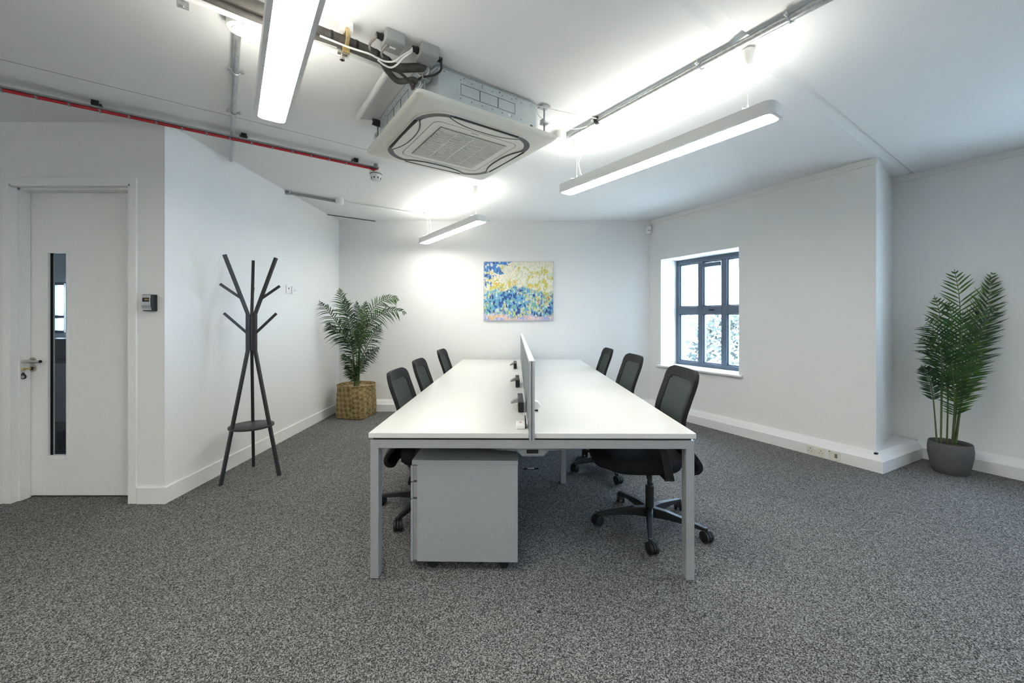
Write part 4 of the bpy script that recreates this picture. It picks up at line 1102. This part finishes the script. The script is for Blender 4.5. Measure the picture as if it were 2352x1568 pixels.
def jbox(px, py, name_label, s=.094):
    c = W(px, py, KC-.056)
    root = empty('junction_box', c, math.atan2(D2.y, D2.x)); tag(root, name_label, 'junction box', 'grey junction boxes beside the air conditioner')
    MB().box(-s/2, s/2, -s/2, s/2, 0, .056).build('case', 'box', root, bevel=.006)
    MB().box(-s/2+.001, s/2-.001, -s/2+.001, s/2-.001, -.004, 0).build('lid', 'box', root, bevel=.002)
    m = MB()
    for x, y in ((-.03, .03), (.03, -.03)): m.cyl((x, y, -.006), (x, y, -.004), .004, 8)
    m.build('screw', 'galv', root)
    m = MB(); m.cyl((-s/2, 0, .028), (-s/2-.012, 0, .028), .017, 6); m.cyl((-s/2-.012, 0, .028), (-s/2-.032, 0, .028), .014, 12); m.build('gland', 'black', root)
    return root, c
j1, c1 = jbox(902, 108, 'grey junction box with a white label, left of the pair')
m = MB(); m.box(-.020, .014, -.006, .006, -.0055, -.004); m.build('label_strip', 'label', j1)
j2, c2 = jbox(981, 137, 'plain grey junction box nearer the air conditioner')
m = MB(); m.cyl((.047, 0, .026), (.062, 0, .026), .016, 6); m.cyl((.062, 0, .026), (.08, 0, .026), .013, 12); m.build('gland', 'black', j2)
cable('black_cable', [c2+D2*.078+UP*.026, W(1013, 142, 1.325), W(1013, 160, 1.31), W(998, 172, 1.29), W(968, 178, 1.27), W(955, 190, 1.24), W(949, 204, 1.20)], .006, 'cable_b', 'black cable looping from the near box down to the air conditioner', 'cable')
cable('grey_cable', [c1-D2*.078+UP*.028, W(862, 87, 1.33), W(850, 100, 1.32), W(848, 118, 1.30), W(838, 122, 1.285)], .006, 'cable_g', 'grey cable looping left from the labelled box', 'cable')
cable('dark_cable', [c1+UP*-.004-D2*.02+D1*.0, W(889, 104, 1.28), W(880, 114, 1.275), W(876, 124, 1.27), W(879, 132, 1.26)], .005, 'cable_g', 'dark cable from the face of the labelled box to the pipes', 'cable')
cable('white_twin_cable', [c2-D2*.078+UP*.030, W(940, 118, 1.32), W(918, 132, 1.28), W(905, 141, 1.255), W(885, 141, 1.25), W(866, 133, 1.25), W(846, 123, 1.25), W(800, 108, 1.255), W(735, 82, 1.255)], .0042, 'cable_w', 'thin white cable looping from the near box over the pipes', 'cable')
cable('white_twin_cable', [c2-D2*.078+UP*.026, W(944, 120, 1.32), W(926, 133, 1.28), W(912, 148, 1.25), W(898, 155, 1.24), W(882, 149, 1.24), W(868, 138, 1.245)], .0042, 'cable_w', 'second white cable, sagging lower over the pipes', 'cable')
cable('black_cable', [W(900, 155, 1.26), W(925, 172, 1.24), W(942, 190, 1.22), W(948, 206, 1.19)], .007, 'cable_b', 'short black cable diving behind the fascia corner', 'cable')
cable('white_cable', [W(1006, 152, KC-.01), W(990, 165, 1.33), W(975, 185, 1.28), W(962, 206, 1.22)], .0045, 'cable_w', 'white cable slanting down behind the air conditioner corner', 'cable')

# clamp assemblies
root = empty('pipe_hanger', W(795, 90, 1.30)); tag(root, 'yellow plated clamp holding the pipes to the ceiling', 'clamp')
MB().cbox((.0, 0, .055), .055, .035, .045, D2, D1).build('channel', 'plastic', root)
m = MB(); m.tube([D1*(.040*math.cos(t))+UP*(.040*math.sin(t)) for t in [2*PI*i/18 for i in range(19)]], .010, 6, flat=1.0); m.build('clamp_ring', 'brass', root)
MB().cbox(D1*0+UP*-.048, .03, .012, .03, D2, D1).build('clamp_foot', 'brass', root)
root = empty('beam_clamp', W(786, 122, 1.33)); tag(root, 'shiny steel clamp hanging just below the pipe hanger', 'clamp')
m = MB(); m.cyl((0, 0, -.035), (0, 0, .048), .006, 8); m.cyl((0, 0, -.035), (0, 0, -.020), .013, 6); m.cbox((0, 0, -.005), .045, .03, .008, D2, D1); m.cbox((0, 0, .02), .05, .035, .006, D2, D1); m.build('clamp_body', 'chrome', root)
root = empty('beam_clamp', W(420, 2, 1.33)); tag(root, 'steel clamp at the top edge of the photo, far left', 'clamp')
m = MB(); m.cyl((0, 0, -.03), (0, 0, .048), .006, 8); m.cbox((0, 0, -.01), .04, .03, .03, D2, D1); m.build('clamp_body', 'galv', root)

# conduits along the ceiling
def conduit(name, a, b, r, mt, label, cl=(), clm='galv'):
    a = Vector(a); b = Vector(b); t = (b-a).normalized(); side = t.cross(UP).normalized()
    root = empty(name, a); tag(root, label, 'conduit')
    MB().cyl((0, 0, 0), b-a, r, 12).build('tube', mt, root, smooth=True)
    for f in cl:
        p = (b-a)*f; m = MB()
        m.tube([p+side*(r+.004)*math.cos(x)+UP*(r+.004)*math.sin(x) for x in [R(180+18*i) for i in range(11)]], .004, 6)
        for s in (-1, 1): m.cbox(p+side*s*(r+.014)+UP*(r*.1), .022, .016, .006, side, t); m.cyl(p+side*s*(r+.016)+UP*(-.006), p+side*s*(r+.016)+UP*(r), .004, 8)
        m.build('saddle_clip', clm, root)
    return root
kk = KC-.026
conduit('steel_conduit', W(546, 84, kk), W(531, 368, kk), .014, 'galv', 'galvanised conduit running back to the left wall', (.18, .47, .72))
conduit('steel_conduit', W(1960, -38, kk), W(1290, 322, kk), .017, 'galv', 'galvanised conduit above the right pendant lamp', (.13, .37, .80))
conduit('steel_conduit', W(1975, -36, kk+.004), W(1372, 276, kk+.004), .008, 'galv', 'thin steel pipe alongside the right conduit', ())
conduit('steel_conduit', W(656, 441.5, kk+.004), W(781, 464, kk+.004), .015, 'darkgalv', 'dark conduit from the left wall to the small white box', (.06,))
conduit('steel_conduit', W(781, 464, kk+.004), W(980, 494, kk+.004), .011, 'lampbody', 'pale conduit from the small box to the back pendant lamp', ())
conduit('steel_rod', W(750, 492.5, KC-.008), W(873, 509.5, KC-.008), .0055, 'blackp', 'thin dark rod on the ceiling by the back left corner', ())
def cbx(px, py, r, h, label, name='conduit_box'):
    c = W(px, py, KC-h); root = empty(name, c); tag(root, label, 'conduit box')
    m = MB(); m.lathe([(r*.9, 0), (r, .004), (r, h)], (0, 0, 0), 24); m.build('case', 'plastic', root, smooth=40)
    MB().lathe([(r*.6, -.003), (r*.6, 0)], (0, 0, 0), 20).build('cover', 'plastic', root)
cbx(780, 470, .045, .075, 'round white conduit box halfway along the back conduit')
cbx(979, 497, .035, .045, 'round white conduit box above the back pendant lamp')
cbx(1287, 322, .045, .055, 'round white conduit box at the end of the right conduit')
root = empty('ceiling_rose', W(1268, 336, KC-.03), math.atan2(D2.y, D2.x)); tag(root, 'square white connection box by the air conditioner corner', 'connection box')
MB().box(-.05, .05, -.05, .05, 0, .03).build('case', 'plastic', root, bevel=.005)
cbx(552, 70, .055, .05, 'round white conduit box left of the near pendant lamp')
root = empty('smoke_detector', W(585, 72, KC-.05)); tag(root, 'white dome-shaped detector on the ceiling left of the lamp', 'detector')
MB().lathe([(.02, -.01), (.05, 0), (.062, .02), (.062, .05)], (0, 0, 0), 28).build('dome', 'plastic', root, smooth=True)
cable('white_wire', [W(1234, 243, KC-.02), W(1300, 258, KC-.03), W(1370, 272, KC-.03)], .003, 'cable_w', 'upper thin wire from the air conditioner to the right conduit', 'wire')
cable('white_wire', [W(1230, 248, KC-.03), W(1240, 268, KC-.07), W(1270, 286, KC-.07), W(1320, 296, KC-.05), W(1370, 282, KC-.02), W(1388, 272, KC-.02)], .003, 'cable_w', 'lower sagging wire from the air conditioner to the right conduit', 'wire')
tag(MB().tube([W(1371, 276.5, kk)-D1*.008, W(1371, 276.5, kk)+D1*.008], .024, 10).build('cable_tie', 'black'), 'black cable tie round the right conduit', 'tie')

# red cable tray
kt = 1.325
a = W(-60, 190.3, kt); b = W(868, 388.5, kt); t = (b-a).normalized(); side = t.cross(UP).normalized()
root = empty('cable_tray_run', a); tag(root, 'galvanised strip carrying red fire alarm cables across the ceiling', 'cable tray')
MB().obox(-side*.028, t*(b-a).length, side*.056, UP*.010).build('tray', 'darkgalv', root)
for s, r in ((-.010, .0062), (.006, .0062)):
    n = 40; pts = [t*((b-a).length*i/n)+side*s+UP*(-.006) for i in range(n+1)]
    pts[-2] += UP*(-.010 if s > 0 else 0); pts[-1] = t*(b-a).length+side*s*.3+UP*(-.012)
    MB().tube(pts, r, 8).build('red_cable', 'red', root, smooth=True)
m = MB()
for i in range(int(((b-a).length-.12)/.135)):
    p = t*(.1+.135*i); m.cbox(p-UP*.008+side*.0, .030, .010, .014, side, t)
m.build('cable_clips', 'darkgalv', root)
m = MB(); m.cyl(b-a-t*.045+UP*-.014, b-a-t*.005+UP*-.016, .014, 10); m.build('red_gland', 'red', root)
for px, py in ((216, 234), (560, 313), (816, 371)):
    p = W(px, py, KC-.02)-a; 
    q = t*p.dot(t)
    m = MB(); m.cbox(q+side*-.0+UP*.030, .014, .034, .052, side, t); m.build('standoff', 'black', root)
    m = MB(); m.cbox(q-side*.045+UP*.043, .04, .05, .008, side, t); m.build('standoff_bracket', 'blackp', root)
sp = W(862, 392, kt-.004)
root = empty('smoke_detector', sp+Vector((.005, 0, -.008))); tag(root, 'white smoke detector at the end of the red cables', 'detector')
MB().lathe([(.052, 0), (.054, -.008), (.054, -.020), (.050, -.024)], (0, 0, 0), 28).build('mounting_base', 'plastic', root, smooth=40)
m = MB(); m.lathe([(.046, -.024), (.052, -.030), (.052, -.040), (.044, -.050), (.040, -.070), (.034, -.082), (.018, -.088)], (0, 0, 0), 28); dd = m.build('head', 'plastic', root, smooth=40)
m = MB()
for i in range(8):
    u = 2*PI*i/8; m.cbox((.0405*math.cos(u), .0405*math.sin(u), -.062), .006, .012, .014, Vector((math.cos(u), math.sin(u), 0)), Vector((-math.sin(u), math.cos(u), 0)))
m.build('vents', 'darkgrey', dd)
MB().lathe([(.0525, -.022), (.0525, -.026)], (0, 0, 0), 28).build('gap', 'darkgrey', root)
MB().cyl((0, 0, 0), (0, 0, CEIL-root.location.z), .018, 12).build('stem', 'box', root)
# hairline ceiling joint on the left
a = W(-40, 126, KC); b = W(846, 344.5, KC); t = (b-a).normalized(); side = t.cross(UP).normalized()
struct(MB().obox(a-side*.0015-UP*.0006, t*(b-a).length, side*.003, UP*.0008).build('trim_3', 'darkgrey'))

# ---------------------------------------------------------------- small things on the floor
root = empty('pen', WD(1219, 1077, 3.467)+UP*0); root.location.z = .006; root.rotation_euler = (0, 0, R(3)); tag(root, 'dark ballpoint pen lying on the carpet under the desk', 'pen')
MB().cyl((-.035, 0, 0), (.035, 0, 0), .0045, 10).build('barrel', 'cable_w', root); MB().cyl((-.06, 0, 0), (-.03, 0, 0), .0052, 10).build('grip', 'black', root); MB().cyl((.03, 0, 0), (.068, 0, 0), .0052, 10).build('cap', 'black', root)
fp = Vector(((1239-CX)*1.778/F, 1.778, 0))
m = MB(); m.lathe([(.004, .0), (.008, .002), (.007, .006), (.003, .007)], (0, 0, 0), 10); o = m.build('carpet_scrap', 'gasket'); o.location = fp; tag(o, 'tiny black fragment lying on the carpet in front of the desk', 'fragment')
